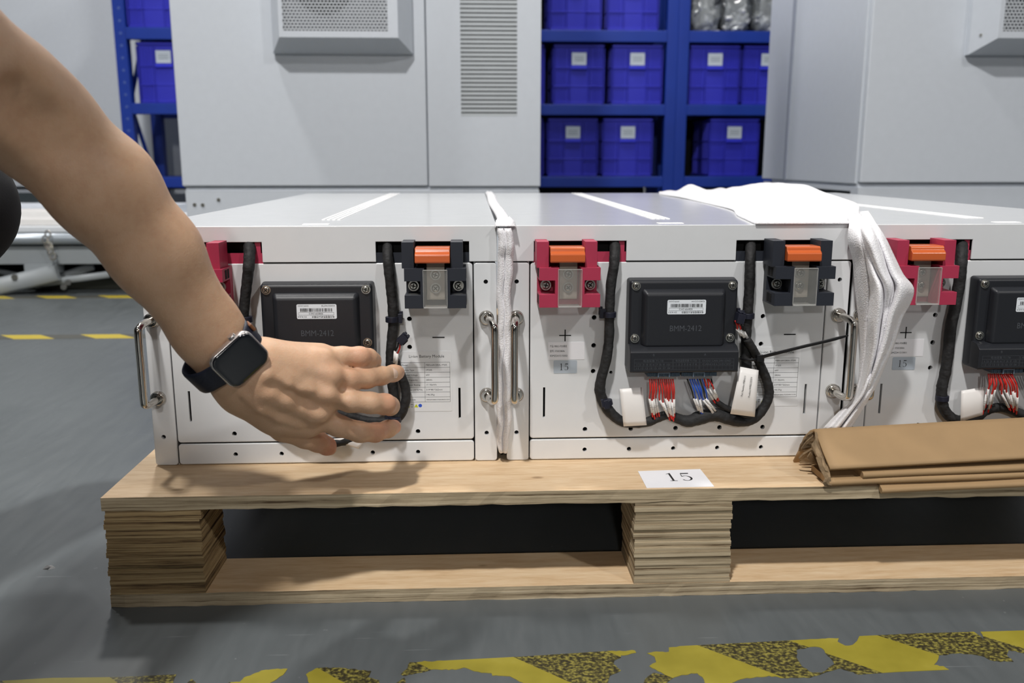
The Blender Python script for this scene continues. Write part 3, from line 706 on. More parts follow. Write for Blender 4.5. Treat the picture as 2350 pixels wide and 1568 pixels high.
# cable tie with its uncut tail
tp = [wy(1738, 822, -.020, X2), wy(1790, 809, -.030, X2), wy(1850, 794, -.037, X2), wy(1905, 781, -.042, X2), wy(1947, 770, -.044, X2)]
mb = MB(); mb.tube(smoothpath(tp, 4), fitr(17, [.0021, .0021, .0020, .0020, .0020, .0020, .0010]), 8, flat=.4)
q = Vector(wy(1744, 822, -.020, X2)); mb.box(q.x-.004, q.x+.004, q.y-.003, q.y+.003, q.z-.0035, q.z+.0035)
q2 = Vector(wy(1722, 822, -.010, X2)); mb.tube([(q2.x+.0098*math.cos(a)*1.1, q2.y+.0095*math.sin(a), q2.z+.0008*math.cos(a)) for a in [i*2*math.pi/20 for i in range(21)]], .0018, 8, flat=.5)
mb.obj('cable_tie', mat('black_nylon', (22, 22, 24), .4), m2, bevel=.0003, seg=1)
paper_tag(m2, [(1422, 893), (1474, 889), (1484, 976), (1431, 979)], X2, -.015)
o, rows = paper_tag(m2, [(1699, 842), (1741, 850), (1732, 957), (1676, 950)], X2, -.019, bulge=.008)
mb = MB()
# faint vertical print on the right tag
P0 = Vector(rows[1][2]); P1 = Vector(rows[6][2]); Q0 = Vector(rows[1][4]); Q1 = Vector(rows[6][4])
for (a, b, s) in ((P1, P0, 'Part Number:MBN101'), (Q1, Q0, 'Product:WIRE120304')):
    vs, fs, wd = text_geo(s); d = (b-a); ln = d.length*.7; d = d.normalized(); up = Vector((-d.z, 0, d.x)); k = .0022/.73
    st = a+(b-a)*.25
    mb.add([st+d*(v[0]*ln/wd)+up*(v[1]*k)+Vector((0, -.0032, 0)) for v in vs], fs)
mb.obj('tag_print', INK, o, fix=False)

# ---- wiring of the right module
C3 = [(2207, 544, .012), (2207, 560, .006), (2207, 578, -.003), (2205, 612, -.010), (2201, 652), (2192, 704), (2182, 750), (2176, 811), (2169, 857), (2162, 887), (2161, 914), (2167, 940), (2185, 960), (2210, 966), (2240, 958), (2262, 943), (2286, 936), (2314, 938), (2345, 951), (2380, 962), (2440, 962), (2480, 950)]
cable2(m3, pathpx(C3, X3, -.0095), [.0062, .0064, .0060, .0058, .0060, .0060, .0056, .0052, .0058, .0060])
clip(m3, wy(2162, 914, -.010, X3), tail=(0, 0))
random.seed(23)
for i in range(13):
    t = i/12; x0 = 2268+t*54; g = i < 4
    xs_ = (2262+i*7+random.uniform(-2, 2)) if g else 2294+(i-4)*6+random.uniform(-2, 2); ys = 892+random.uniform(0, 14); xe = (2257+i*6) if g else 2312+(i-4)*3.2; ye = ys+random.uniform(30, 36)
    if i == 12: xs_, ys, xe, ye = 2335, 912, 2333, 942
    wire(m3, wy(x0, 858, -.022, X3), wy(xs_, ys, -.020-random.uniform(0, .006), X3), wy(xe, ye, -.016-random.uniform(0, .003), X3), WRED)
for i in range(7): wire(m3, wy(2352+i*6, 858, -.022, X3), wy(2370+i*5, 905, -.020, X3), wy(2385+i*4, 938, -.015, X3), WBLUE if i % 2 else WBLACK)
paper_tag(m3, [(2206, 897), (2259, 888), (2255, 953), (2204, 968)], X3, -.016)
paper_tag(m3, [(2498, 843), (2541, 850), (2520, 957), (2470, 950)], X3, -.016)
cable2(m3, pathpx([(2530, 544, .012), (2530, 560, .006), (2530, 578, -.003), (2520, 700), (2515, 850), (2500, 940), (2480, 950)], X3, -.0085), [.0056]*4)

# ---- wiring of the left module
C1 = [(573, 544, .012), (573, 560, .006), (573, 578, -.003), (571, 610, -.010), (566, 655), (561, 700), (558, 750), (552, 800), (556, 850), (575, 905), (625, 960), (690, 1003), (740, 1016), (790, 1012), (830, 996), (862, 984), (895, 972), (918, 955), (930, 925), (931, 895), (922, 865), (912, 845), (908, 828, -.014)]
cable2(m1, pathpx(C1, X1, -.0095), [.0068, .0064, .0054, .0052, .0052, .0052, .0052, .0052, .0050, .0050, .0046])
D1 = [(889, 544, .012), (889, 560, .006), (889, 578, -.003), (892, 612, -.009), (897, 660), (901, 700), (903, 740), (900, 775), (897, 810), (897, 850), (902, 895), (907, 940), (905, 972)]
cable2(m1, pathpx(D1, X1, -.0095), [.0052, .0052, .0056, .0056, .0056, .0056, .0054, .0056, .0056])
cable2(m1, pathpx([(700, 905, -.012), (745, 935), (790, 952), (830, 963), (862, 967), (900, 966)], X1, -.011), [.0058, .0050, .0046, .0044])
clip(m1, wy(900, 733, -.010, X1), tail=(-1, 0)); clip(m1, wy(564, 733, -.010, X1), tail=(1, 0)); clip(m1, wy(906, 963, -.012, X1), tail=(1, 0))
plug(m1, (922, 780), (934, 768), X1, -.024, [((914, 787, -.024), (907, 806, -.022), WBLACK), ((918, 789, -.024), (912, 812, -.022), WRED)], [((907, 806, -.022), (905, 832, -.020)), ((912, 811, -.022), (909, 836, -.020))])
paper_tag(m1, [(752, 1008), (812, 1004), (833, 1016), (823, 1030)], X1, -.012, bulge=.001)
for i in range(8): wire(m1, wy(640+i*6, 873, -.022, X1), wy(644+i*6, 915, -.020, X1), wy(660+i*4, 950, -.016, X1), WRED)

# ================================================================== foam between the modules
def foam_mat():
    k = NT('foam_sheet'); v = k.coord(); b = k.b; b.inputs['Base Color'].default_value = lin((244, 242, 246)); b.inputs['Roughness'].default_value = .45
    b.inputs['Subsurface Weight'].default_value = .3; b.inputs['Subsurface Radius'].default_value = (.6, .6, .6); b.inputs['Subsurface Scale'].default_value = .01
    vo = k.n('ShaderNodeTexVoronoi'); vo.inputs['Scale'].default_value = 650; k.l(v, vo.inputs['Vector'])
    k.l(k.ramp(vo.outputs['Distance'], [(0, lin((236, 233, 240))), (.6, lin((250, 249, 252)))]), b.inputs['Base Color'])
    k.bump(vo.outputs['Distance'], .5, .0008); b.inputs['Sheen Weight'].default_value = .2; return k.m
FOAM = foam_mat()
mb = MB(); rows = []
# cross-section of two soft lobes, running down the gap
prof = [(-.0052, .012), (-.0068, .0), (-.0072, -.006), (-.0050, -.0105), (-.0018, -.0095), (-.0004, -.0045), (.0010, -.0098), (.0040, -.0118), (.0070, -.0085), (.0074, -.002), (.0052, .012)]
for i in range(46):
    t = i/45; z = .2600-t*.2480; cx = float(np.interp(t, [0, .08, .3, .6, .9, 1], [.0325, .0338, .0330, .0318, .0312, .0316])); tw = .0009*math.sin(t*17)+.0006*math.sin(t*39)
    k = 1.0+.10*math.sin(t*11)+random.uniform(-.03, .03); taper = 1 if t < .96 else 1-.35*(t-.96)/.04
    rows.append([(cx+tw+p[0]*k*taper+random.uniform(-.0002, .0002), p[1]*k+random.uniform(-.0002, .0002)-(.0035 if t < .10 else 0), z) for p in prof])
mb.grid(rows)
rows = []
for i in range(40):    # folded strip lying along the seam of the two covers
    t = i/39; y = -.012+t*.98; wd = float(np.interp(t, [0, .03, .1, 1], [.011, .010, .0065, .0075])); cx = .0338+.0012*math.sin(t*9); h = float(np.interp(t, [0, .015, .05, 1], [.0, .010, .0055, .0045]))
    rows.append([(cx-wd, y, .2600), (cx-wd*.9, y, .2622+h*.5), (cx-wd*.4, y, .2622+h), (cx+wd*.1, y, .2622+h*.7), (cx+wd*.5, y, .2622+h*.95), (cx+wd, y, .2622+h*.4), (cx+wd, y, .2600)])
mb.grid(rows)
tag(mb.obj('foam_strip', FOAM, solid=.0010), 'narrow folded white foam sheet squeezed upright between the left and middle battery modules', 'packing foam')

# ================================================================== draped foam sheet
mb = MB()
top = [((1735, 513), (1966, 506)), ((1712, 503), (1972, 498)), ((1690, 492), (1968, 491)), ((1680, 481), (1928, 482)), ((1640, 470), (1888, 471)), ((1600, 461), (1845, 460)), ((1560, 453), (1815, 452)), ((1517, 446), (1790, 446)), ((1512, 441), (1790, 441))]
rows = []
for i, (a, b) in enumerate(top):
    pa = on_z(*a, .2636); pb = on_z(*b, .2636); row = []
    if i == 0: pa[1] = pb[1] = -.0035
    for j in range(41):
        s = j/40; p = pa+(pb-pa)*s; y = p[1]
        lump = .026*math.exp(-((p[0]-.555)/.075)**2)*math.exp(-((y-.62)/.30)**2)+.022*math.exp(-((p[0]-.435)/.022)**2)*math.exp(-((y-.80)/.10)**2)
        lump += .013*math.exp(-((p[0]-.49)/.07)**2)*math.exp(-((y-.25)/.2)**2)
        lump += (.0022*math.sin(p[0]*70+y*9)+.0015*math.sin(p[0]*160-y*22)+.0012*math.sin(y*47+p[0]*31))*(1 if i > 0 else .0)*min(1, 8*s*(1-s)+.15)
        row.append((p[0], y, .2636+max(lump, .0)*min(1, i/2.0 if i < 2 else 1)))
    rows.append(row)
def densify(rows, k):
    out = []
    for c in range(len(rows[0])):
        out.append(smoothpath([r[c] for r in rows], k))
    return [[out[c][i] for c in range(len(out))] for i in range(len(out[0]))]
mb.grid(densify(rows, 5))
hang = [((1945, 488), (1992, 486)), ((1946, 500), (2001, 499)), ((1949, 514), (2008, 511)), ((1947, 545), (2030, 542)), ((1958, 590), (2053, 590)), ((1961, 625), (2072, 628)), ((1964, 662), (2095, 658)), ((1968, 700), (2089, 690)), ((1973, 745), (2069, 728)),
        ((1976, 800), (2051, 786)), ((1974, 850), (2030, 835)), ((1968, 885), (2015, 870)), ((1957, 915), (2000, 905)), ((1927, 945), (1983, 932)), ((1890, 984), (1950, 984))]
hy = [(.10, .10), (.035, .035), (-.004, -.012), (-.010, -.050), (-.011, -.060), (-.012, -.064), (-.012, -.068), (-.012, -.066), (-.012, -.062), (-.013, -.058), (-.013, -.055), (-.014, -.052), (-.015, -.048), (-.017, -.042), (-.018, -.038)]
rows = []
for i, (a, b) in enumerate(hang):
    t = i/(len(hang)-1); row = []
    amp = float(np.interp(i, [0, 1, 2, 3, 6, 14], [0, .001, .003, .009, .013, .009]))
    for j in range(57):
        s = j/56; u = a[0]+(b[0]-a[0])*s; v = a[1]+(b[1]-a[1])*s+ (5*math.sin(s*6+1) if 2 < i < 13 else 0)
        if i < 2: p = on_z(u, v, .2668+.0012*math.sin(s*9)); row.append(tuple(p)); continue
        y = hy[i][0]+(hy[i][1]-hy[i][0])*min(1, s/.42)**1.2
        if s > .75: y += (s-.75)/.25*.012*(i > 2)
        ph = (s*(2.0+1.2*t)+.9*t*t)*2*math.pi+1.2
        fo = abs(math.sin(ph*.5))**.55*2-1
        dent = 1.1*math.exp(-((s-.34-.30*t)/.05)**2)+.7*math.exp(-((s-.80+.25*t)/.04)**2)
        k = min(1, 6*s, 6*(1-s)+.25)
        p = on_y(u, v, y-amp*.55*fo*k+amp*dent*k); row.append(tuple(p))
    rows.append(row)
mb.grid(densify(rows, 5))
tag(mb.obj('foam_sheet', FOAM, solid=.0022), 'crumpled white foam sheet spread over the middle module and draped down beside its right handle', 'packing foam')

# ================================================================== number card, cardboard
q = [on_z(u, v, .0005) for u, v in ((1464, 1082), (1607, 1077), (1639, 1117), (1484, 1120))]
mb = MB(); mb.add([(p[0], p[1], .0001) for p in q]+[(p[0], p[1], .0007) for p in q], [(4, 5, 6, 7), (3, 2, 1, 0), (0, 1, 5, 4), (1, 2, 6, 5), (2, 3, 7, 6), (3, 0, 4, 7)])
card = tag(mb.obj('number_card', PAPER), 'white paper card printed 15 lying on the plywood pallet top', 'paper card')
mb = MB(); M = Matrix.Translation((.2035, -.0740, .00085)) @ Matrix.Rotation(math.radians(1.5), 4, 'Z') @ Matrix.Rotation(math.radians(-90), 4, 'X')
serif15(mb, 0, 0, .0235, 0, M=M, w=1.05); mb.obj('number_print', INK, card, fix=False)

CG = 'folded kraft cardboard strips on the front edge of the pallet'
def kstrip(x0, x1, y, z0, z1, dy, dz, label, depth=.05, zback=0.0):
    """flat folded strip with a rounded front fold; drifts by (dy, dz) along its length"""
    mb = MB(); R = (z1-z0)/2; rows = []
    for i in range(25):
        t = i/24; x = x0+(x1-x0)*t; yy = y+dy*t+.0006*math.sin(t*13); zz = (z0+z1)/2+dz*t; row = [(x, yy+depth, zz-R+zback), (x, yy+depth*.3, zz-R+zback), ]
        for a in range(0, 9):
            an = math.radians(-90-180*a/8); row.append((x, yy+R+R*math.cos(an), zz+R*math.sin(an)))
        row += [(x, yy+depth*.3, zz+R+zback), (x, yy+depth, zz+R+zback)]; rows.append(row)
    mb.grid(rows); n = len(rows[0])
    mb.add(rows[0], [tuple(range(n))]); mb.add(rows[-1], [tuple(range(n))[::-1]])
    return tag(mb.obj('cardboard_strip', KRAFT), label, 'cardboard', CG)
kstrip(.4165, .80, -.1035, -.0062, .0000, .000, .012, 'lowest folded kraft cardboard strip, its end farthest right, overhanging the pallet edge', .05, .0064)
kstrip(.3625, .80, -.1000, .0014, .0082, .000, .012, 'second folded kraft cardboard strip from the bottom, the longest of the lower strips', .05)
kstrip(.3975, .80, -.0995, .0090, .0156, .000, .0125, 'folded kraft cardboard strip directly beneath the peaked top board', .045)
mb = MB(); rows = []
for i in range(40):
    t = i/39; x = .3625+t*.44; dz = .0105*t/.55; jx = 0
    r = [(x-.004+(0 if i else -.004), -.0185, .0006+dz*.2), (x-.005, -.0240, .014+dz), (x-.004, -.0350, .0330+dz), (x-.001, -.0435, .0428+dz), (x, -.0500, .0462+dz), (x+.0005, -.0555, .0440+dz), (x+.001, -.0760, .0300+dz), (x+.001, -.0925, .0215+dz), (x+.001, -.0965, .0190+dz)]
    rows.append(r)
mb.grid(rows, 0, True); cb = mb.obj('cardboard_board', KRAFT, solid=.0035)
tag(cb, 'peaked kraft cardboard angle board with a torn crushed end, topmost of the cardboard', 'cardboard', CG)
mb = MB(); rr = random.Random(4)     # torn fibres and crushed plies at the left end
def flake(pts, th):
    n = len(pts); P = [np.array(p) for p in pts]; nn = np.cross(P[1]-P[0], P[2]-P[0]); nn = nn/np.linalg.norm(nn)*th
    mb.add([tuple(p) for p in P]+[tuple(p+nn) for p in P], [tuple(range(n)), tuple(range(2*n-1, n-1, -1))]+[(i, (i+1) % n, (i+1) % n+n, i+n) for i in range(n)], 0)
def fpx(lst, y0, y1, th=.0022):
    n = len(lst); flake([on_y(u, v, y0+(y1-y0)*k) for (u, v, k) in lst], th)
fpx([(1869, 988, 0), (1853, 996, .2), (1836, 1020, .7), (1832, 1033, 1), (1845, 1034, .9), (1862, 1020, .5), (1878, 1012, .2)], -.047, -.036)
fpx([(1866, 998, 0), (1850, 1012, .4), (1838, 1028, .8), (1848, 1030, .8), (1866, 1022, .3), (1874, 1030, .1)], -.055, -.044)
fpx([(1862, 1028, 0), (1842, 1040, .5), (1832, 1050, 1), (1838, 1054, .9), (1834, 1060, 1), (1868, 1062, .3), (1880, 1052, .1)], -.062, -.050)
fpx([(1868, 1012, 0), (1874, 1030, .3), (1880, 1056, .6), (1890, 1084, 1), (1900, 1080, 1), (1888, 1050, .5), (1878, 1020, .2), (1870, 992, 0)], -.058, -.088)
fpx([(1880, 1055, 0), (1872, 1050, .2), (1880, 1075, .5), (1893, 1098, .9), (1888, 1108, 1), (1892, 1116, 1), (1900, 1117, 1), (1898, 1098, .9), (1895, 1080, .6)], -.078, -.098, .004)
fpx([(1874, 996, 0), (1870, 1010, .3), (1862, 1020, .5), (1872, 1040, .6), (1884, 1062, .8), (1894, 1080, 1), (1901, 1083, 1)], -.052, -.094, .003)
fpx([(1860, 1036, 0), (1852, 1048, .4), (1866, 1060, .6), (1876, 1066, .8), (1870, 1046, .4)], -.070, -.060)
mb.obj('torn_end', KTORN, cb)

# ================================================================== storage rack
RY = 4.0; RD = .5
def rack_bay(x0, x1, label, lpost=True, levels=((.247, .19), (.632, .575), (1.015, .955), (1.40, 1.34))):
    r = empty('storage_rack', (x0, RY, FLOOR), label, 'storage rack', 'blue steel racks along the back')
    for nm, px0 in (('upright', x0), ('upright', x1-.060)):
        for yy in (RY-.002, RY+RD-.06):
            mb = MB(); mb.box(px0-x0, px0-x0+.060, yy-RY, yy-RY+.06, .0, 1.95)
            if yy < RY and px0 < -1.5:
                for q in range(30): mb.cyl((px0-x0+.034, -.0025, .05+q*.062), .007, .001, 'y', 10, 1)
            mb.obj(nm, [RBLUE, mat('slot_pale', (70, 92, 158), .6)], r, bevel=.003, seg=2)
    for zt, zb in levels:
        mb = MB(); mb.box(.06, x1-x0-.06, -.004, .036, zb-FLOOR, zt-FLOOR); mb.obj('beam', RBLUE, r, bevel=.003, seg=2)
        mb = MB(); mb.box(.06, x1-x0-.06, RD-.04, RD-.002, zb-FLOOR, zt-FLOOR); mb.obj('beam', RBLUE, r, bevel=.003, seg=2)
        mb = MB(); mb.box(.05, x1-x0-.05, .036, RD-.04, zt-FLOOR-.012, zt-FLOOR-.002); mb.obj('shelf', mat('shelf_steel', (40, 52, 90), .5), r)
    mb = MB(); mb.tube([(.04, RD-.03, .15), (.04, .04, .75)], .012, 8); mb.tube([(.04, .04, .75), (.04, RD-.03, 1.35)], .012, 8); mb.obj('brace', RBLUE, r)
    return r
rack_bay(-1.862, -.377, 'blue steel rack bay left of the louvred cabinet, its perforated left post in view')
rack_bay(-.377, 1.108, 'blue steel rack bay right of the louvred cabinet, holding labelled blue crates')
rack_bay(1.108, 2.593, 'blue steel rack bay nearest the right-hand cabinet, clear bags on its upper shelf')
for a, b in ((-.30, 1.04), (1.18, 2.52)):
    mb = MB(); mb.box(a, b, RY+RD+.003, RY+RD+.010, -.10, 1.9)  # added sheet, its dark colour stands in for shade between and under the crates
    tag(mb.obj('rack_shade_sheet', mat('shade_sheet', (26, 28, 40), .7)), 'added dark sheet standing in for shade behind the %s rack bay' % ('middle' if a < 0 else 'right'), 'shade sheet', 'added dark shade sheets behind the racks')

def crate_mesh():
    mb = MB(); Wd, D, H = .283, .38, .311; x0, x1 = -Wd/2, Wd/2
    mb.box(x0+.008, x1-.008, .008, D-.008, 0, .008)
    for a, b, c, d in ((x0+.006, x1-.006, .006, .012), (x0+.006, x1-.006, D-.012, D-.006), (x0+.006, x0+.012, .006, D-.006), (x1-.012, x1-.006, .006, D-.006)): mb.box(a, b, c, d, 0, H)
    for z in (0, H*.29, H*.60, H-.016):
        hh = .006 if z not in (0, H-.016) else .014
        mb.box(x0, x1, 0, .008, z, z+hh); mb.box(x0, x0+.008, 0, D, z, z+hh); mb.box(x1-.008, x1, 0, D, z, z+hh)
    for t in (0, .055, .11, .165, .22, .29, .33, .67, .71, .78, .835, .89, .945, .985):
        x = x0+t*Wd; mb.box(x, x+.004, 0, .008, 0, H*.93)
        if t < .9: mb.box(x0, x0+.008, t*D, t*D+.004, 0, H*.93); mb.box(x1-.008, x1, t*D, t*D+.004, 0, H*.93)
    mb.box(x0+.33*Wd, x1-.33*Wd, .0015, .006, 0, H*.58)
    return mb
proto = None
def crate(x0, x1, zb, label, card=True, y=RY+.02, cardx=None, group='blue plastic crates on the rack shelves'):
    global proto
    if proto is None:
        proto = empty('storage_crate', (0, 0, 0), 'x', 'crate', group)
        crate_mesh().obj('crate_body', CBLUE, proto, bevel=.001, seg=1)
        mb = MB(); mb.box(-.044, .044, -.010, .004, .182, .200); mb.obj('label_holder', mat('holder_blue', (44, 50, 200), .45), proto, bevel=.002, seg=2)
        mb = MB(); mb.box(-.039, .039, -.0045, -.003, .204, .268); lc = mb.obj('label_card', mat('crate_card', (186, 196, 206), .6), proto)
        mb = MB()
        for z in (.246, .236, .226): hl(mb, -.026, .026, z, -.0050, .0028)
        mb.obj('card_print', mat('crate_card_print', (120, 130, 142), .6), lc, fix=False)
        c = proto
    else: c = copy_tree(proto)
    c.location = ((x0+x1)/2, y, zb); c['label'] = label
    if not card:
        for k in kids(c):
            if k.name.startswith('label_card'):
                for g in kids(k): bpy.data.objects.remove(g)
                bpy.data.objects.remove(k)
    return c
Zs = (.249, .634, 1.017)
crate(.694-.289, .694, Zs[0], 'blue crate on the bottom shelf just right of the louvred cabinet')
crate(.710, .993, Zs[0], 'blue crate on the bottom shelf, beside the post, left of the rack joint')
crate(.108, .391, Zs[0], 'blue crate on the bottom shelf, only a sliver showing past the cabinet edge')
crate(.436, .719, Zs[1], 'blue crate on the middle shelf, left of the two whole ones by the cabinet')
crate(.752, 1.035, Zs[1], 'blue crate on the middle shelf against the left side of the rack joint')
crate(.110, .395, Zs[1], 'blue crate on the middle shelf, only its right edge past the louvred cabinet')
crate(.415, .698, Zs[2], 'unlabelled blue crate on the top shelf, nearest the louvred cabinet', card=False)
crate(.722, 1.005, Zs[2], 'unlabelled blue crate on the top shelf, left of the rack joint', card=False)
crate(1.300, 1.583, Zs[0], 'blue crate alone on the bottom shelf of the right rack bay')
crate(1.176, 1.459, Zs[1], 'blue crate on the middle shelf just right of the rack joint')
crate(1.468, 1.751, Zs[1], 'blue crate on the middle shelf, half hidden by the right-hand cabinet')
crate(-1.765, -1.482, Zs[1], 'blue crate on the left rack bay with its white card near the cabinet edge')
crate(-1.798, -1.515, Zs[2], 'blue crate on the upper shelf of the left rack bay above the upper arm', card=False)
# clear bags of fittings
def bag(x, y, z, w, h, label, seed, cap):
    b = empty('parts_bag', (x, y, z), label, 'bag of parts', 'clear bags of metal fittings'); rr = np.random.RandomState(seed)
    mb = MB(); n = 18; vs = []
    for i in range(n+1):
        for k in range(2*n):
            a = math.pi*i/n; c = math.pi*k/n; r_ = 1+.10*math.sin(5*c+seed)*math.sin(a)+.07*math.sin(9*a+3*c)+.04*rr.uniform(-1, 1)
            vx = math.sin(a)*math.cos(c); vy = math.sin(a)*math.sin(c); vz = math.cos(a); pw = lambda q: math.copysign(abs(q)**.6, q)
            vs.append((pw(vx)*w/2*r_, pw(vy)*.08*r_, h/2+pw(vz)*h/2*(r_ if vz > 0 else 1)))
    m = 2*n; fs = [(i*m+k, (i+1)*m+k, (i+1)*m+(k+1) % m, i*m+(k+1) % m) for i in range(n) for k in range(m)]
    mb.add(vs, fs, smooth=True); o = mb.obj('bag_film', clearmat('bag_film', (206, 212, 214), .42), b)
    mats = [mat('fitting_steel', (200, 204, 206), .3, .5), mat('fitting_white', (226, 228, 230), .3), mat('fitting_dark', (60, 64, 70), .5), cap]
    for q in range(4):
        mb = MB()
        for j in range(26 if q < 2 else 12):
            cx, cy, cz = rr.uniform(-.4, .4)*w, rr.uniform(-.07, .03), rr.uniform(.06, .92)*h
            if q == 3: cz = rr.uniform(.75, .95)*h
            d = Vector((rr.uniform(-1, 1), rr.uniform(-.4, .4), rr.uniform(-1, 1))).normalized()*rr.uniform(.012, .03)
            mb.tube([Vector((cx, cy, cz))-d, Vector((cx, cy, cz))+d], rr.uniform(.006, .012), 8)
        mb.obj('fittings', mats[q], b); 
    return b
cyan = mat('cap_cyan', (30, 150, 200), .4); pink = mat('cap_pink', (190, 70, 130), .5)
bag(1.275, RY+.14, 1.018, .15, .26, 'clear bag of pale metal fittings at the left on the upper right shelf', 3, pink)
bag(1.450, RY+.14, 1.018, .145, .25, 'clear bag of metal fittings in the middle of the upper right shelf', 8, cyan)
bag(1.622, RY+.14, 1.018, .145, .26, 'clear bag of metal fittings beside the right-hand cabinet on the upper shelf', 12, cyan)

# ================================================================== white cabinets
GLOSS = CABW
SHADE = mat('grille_grey', (176, 182, 188), .5)
def grille_mat():
    k = NT('perforated_sheet'); v = k.coord((1, 1, 1)); sp = k.n('ShaderNodeSeparateXYZ'); k.l(v, sp.inputs[0])
    P = .0105
    rowf = k.n('ShaderNodeMath', operation='DIVIDE', i_1=P*.866); k.l(sp.outputs['Z'], rowf.inputs[0])
    fl = k.n('ShaderNodeMath', operation='FLOOR'); k.l(rowf.outputs[0], fl.inputs[0])
    md = k.n('ShaderNodeMath', operation='MODULO', i_1=2.0); k.l(fl.outputs[0], md.inputs[0])
    ax = k.n('ShaderNodeMath', operation='DIVIDE', i_1=P); k.l(sp.outputs['X'], ax.inputs[0])
    of = k.n('ShaderNodeMath', operation='MULTIPLY_ADD', i_1=.5); k.l(md.outputs[0], of.inputs[0]); k.l(ax.outputs[0], of.inputs[2])
    fx = k.n('ShaderNodeMath', operation='FRACT'); k.l(of.outputs[0], fx.inputs[0]); fz = k.n('ShaderNodeMath', operation='FRACT'); k.l(rowf.outputs[0], fz.inputs[0])
    sxx = k.n('ShaderNodeMath', operation='SUBTRACT', i_1=.5); k.l(fx.outputs[0], sxx.inputs[0]); szz = k.n('ShaderNodeMath', operation='SUBTRACT', i_1=.5); k.l(fz.outputs[0], szz.inputs[0])
    cb_ = k.n('ShaderNodeCombineXYZ'); k.l(sxx.outputs[0], cb_.inputs[0]); k.l(szz.outputs[0], cb_.inputs[1])
    ln = k.n('ShaderNodeVectorMath', operation='LENGTH'); k.l(cb_.outputs[0], ln.inputs[0])
    gt = k.n('ShaderNodeMath', operation='GREATER_THAN', i_1=.43); k.l(ln.outputs['Value'], gt.inputs[0])
    k.l(gt.outputs[0], k.b.inputs['Alpha']); k.b.inputs['Base Color'].default_value = lin((206, 212, 218)); k.b.inputs['Roughness'].default_value = .45
    return k.m
GRILLE = grille_mat()
CTOP = 2.05
def aircon(parent, x0, x1, z0, z1, p=.10, rot=None):
    """protruding air conditioner hood, local to the cabinet; front plane at y=-p"""
    wv = x1-x0; bl = .037
    fx0, fx1, fz0, fz1 = x0+bl, x1-bl, z0+.036, z1-.05
    mb = MB(); gx0, gx1, gz0, gz1 = fx0+.012, fx1-.030, fz0+.018, fz1-.03
    # sloping skirt
    R0 = [(x0, 0, z0), (x1, 0, z0), (x1, 0, z1), (x0, 0, z1)]; R1 = [(fx0, -p, fz0), (fx1, -p, fz0), (fx1, -p, fz1), (fx0, -p, fz1)]
    Rb = [(x0, -.02, z0), (x1, -.02, z0), (x1, -.02, z1), (x0, -.02, z1)]
    G = [(gx0, -p, gz0), (gx1, -p, gz0), (gx1, -p, gz1), (gx0, -p, gz1)]
    vs = R0+Rb+R1+G; fs = []
    for a, b in ((0, 4), (4, 8), (8, 12)):
        for i in range(4): j = (i+1) % 4; fs.append((a+i, a+j, b+j, b+i))
    mb.add(vs, fs); o = mb.obj('air_conditioner', GLOSS, parent, fix=True)
    mb = MB(); mb.add([(gx0-.002, -p+.002, gz0-.002), (gx1+.002, -p+.002, gz0-.002), (gx1+.002, -p+.002, gz1+.002), (gx0-.002, -p+.002, gz1+.002)], [(0, 1, 2, 3)])
    mb.obj('grille', GRILLE, o, fix=False)
    mb = MB(); mb.box(gx0-.005, gx1+.005, -p+.012, -p+.016, gz0-.005, gz1+.005); mb.obj('grille_back', mat('grille_back', (118, 122, 128), .6), o)
    mb = MB(); mb.cyl((gx0+.12, -p+.009, gz0+.135), .088, .003, 'y', 40); mb.cyl((gx0+.12, -p+.006, gz0+.135), .030, .003, 'y', 24)
    mb.obj('fan_opening', mat('fan_shadow', (34, 37, 42), .6), o)
    return o
def loc_box(parent, nm, m, *b, bevel=.003, seg=2, label=None):
    mb = MB(); mb.box(*b); o = mb.obj(nm, m, parent, bevel=bevel, seg=seg); tag(o, label); return o
Y1 = 1.9; cab = empty('energy_cabinet', (-.905, Y1, FLOOR), 'tall white cabinet with louvred vent and air conditioner, behind the left and middle modules', 'cabinet', 'white equipment cabinets')
cw = 1.120; zb = .249-FLOOR; T = CTOP-FLOOR
loc_box(cab, 'cabinet_body', GLOSS, 0, cw, .022, .95, zb, T)
loc_box(cab, 'cabinet_base', GLOSS, .008, cw-.004, .004, .94, 0, zb-.008)
loc_box(cab, 'base_joint', GLOSS, .010, cw-.006, .012, .93, zb-.010, zb+.001, bevel=0)
dA = loc_box(cab, 'door', GLOSS, .002, .764, 0, .022, zb+.004, T-.02, bevel=.004)
# right door with a louvred opening
x0, x1, lx0, lx1, lz0, lz1 = .768, cw-.002, .871, 1.045, .466-FLOOR, 1.42-FLOOR
mb = MB(); mb.box(x0, lx0, 0, .022, zb+.004, T-.02); mb.box(lx1, x1, 0, .022, zb+.004, T-.02); mb.box(lx0, lx1, 0, .022, zb+.004, lz0); mb.box(lx0, lx1, 0, .022, lz1, T-.02)
dB = mb.obj('door', GLOSS, cab); 
mb = MB(); z = lz0; 
while z < lz1-.008:
    mb.box(lx0, lx1, .0015, .010, z+.0005, z+.0094); z += .0128
mb.obj('louvre', mat('louvre_paint', (184, 190, 194), .45), dB)
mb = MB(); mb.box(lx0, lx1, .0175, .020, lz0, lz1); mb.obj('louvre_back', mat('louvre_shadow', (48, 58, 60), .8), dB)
aircon(cab, .307, .727, .649-FLOOR, 1.30-FLOOR)
mb = MB()
for x, z in ((.11, .10), (.035, .085), (.06, .084)): mb.cyl((x, .006, z+.25-.02), .006, -.004, 'y', 12)
mb.obj('base_bolt', ZINC, cab)
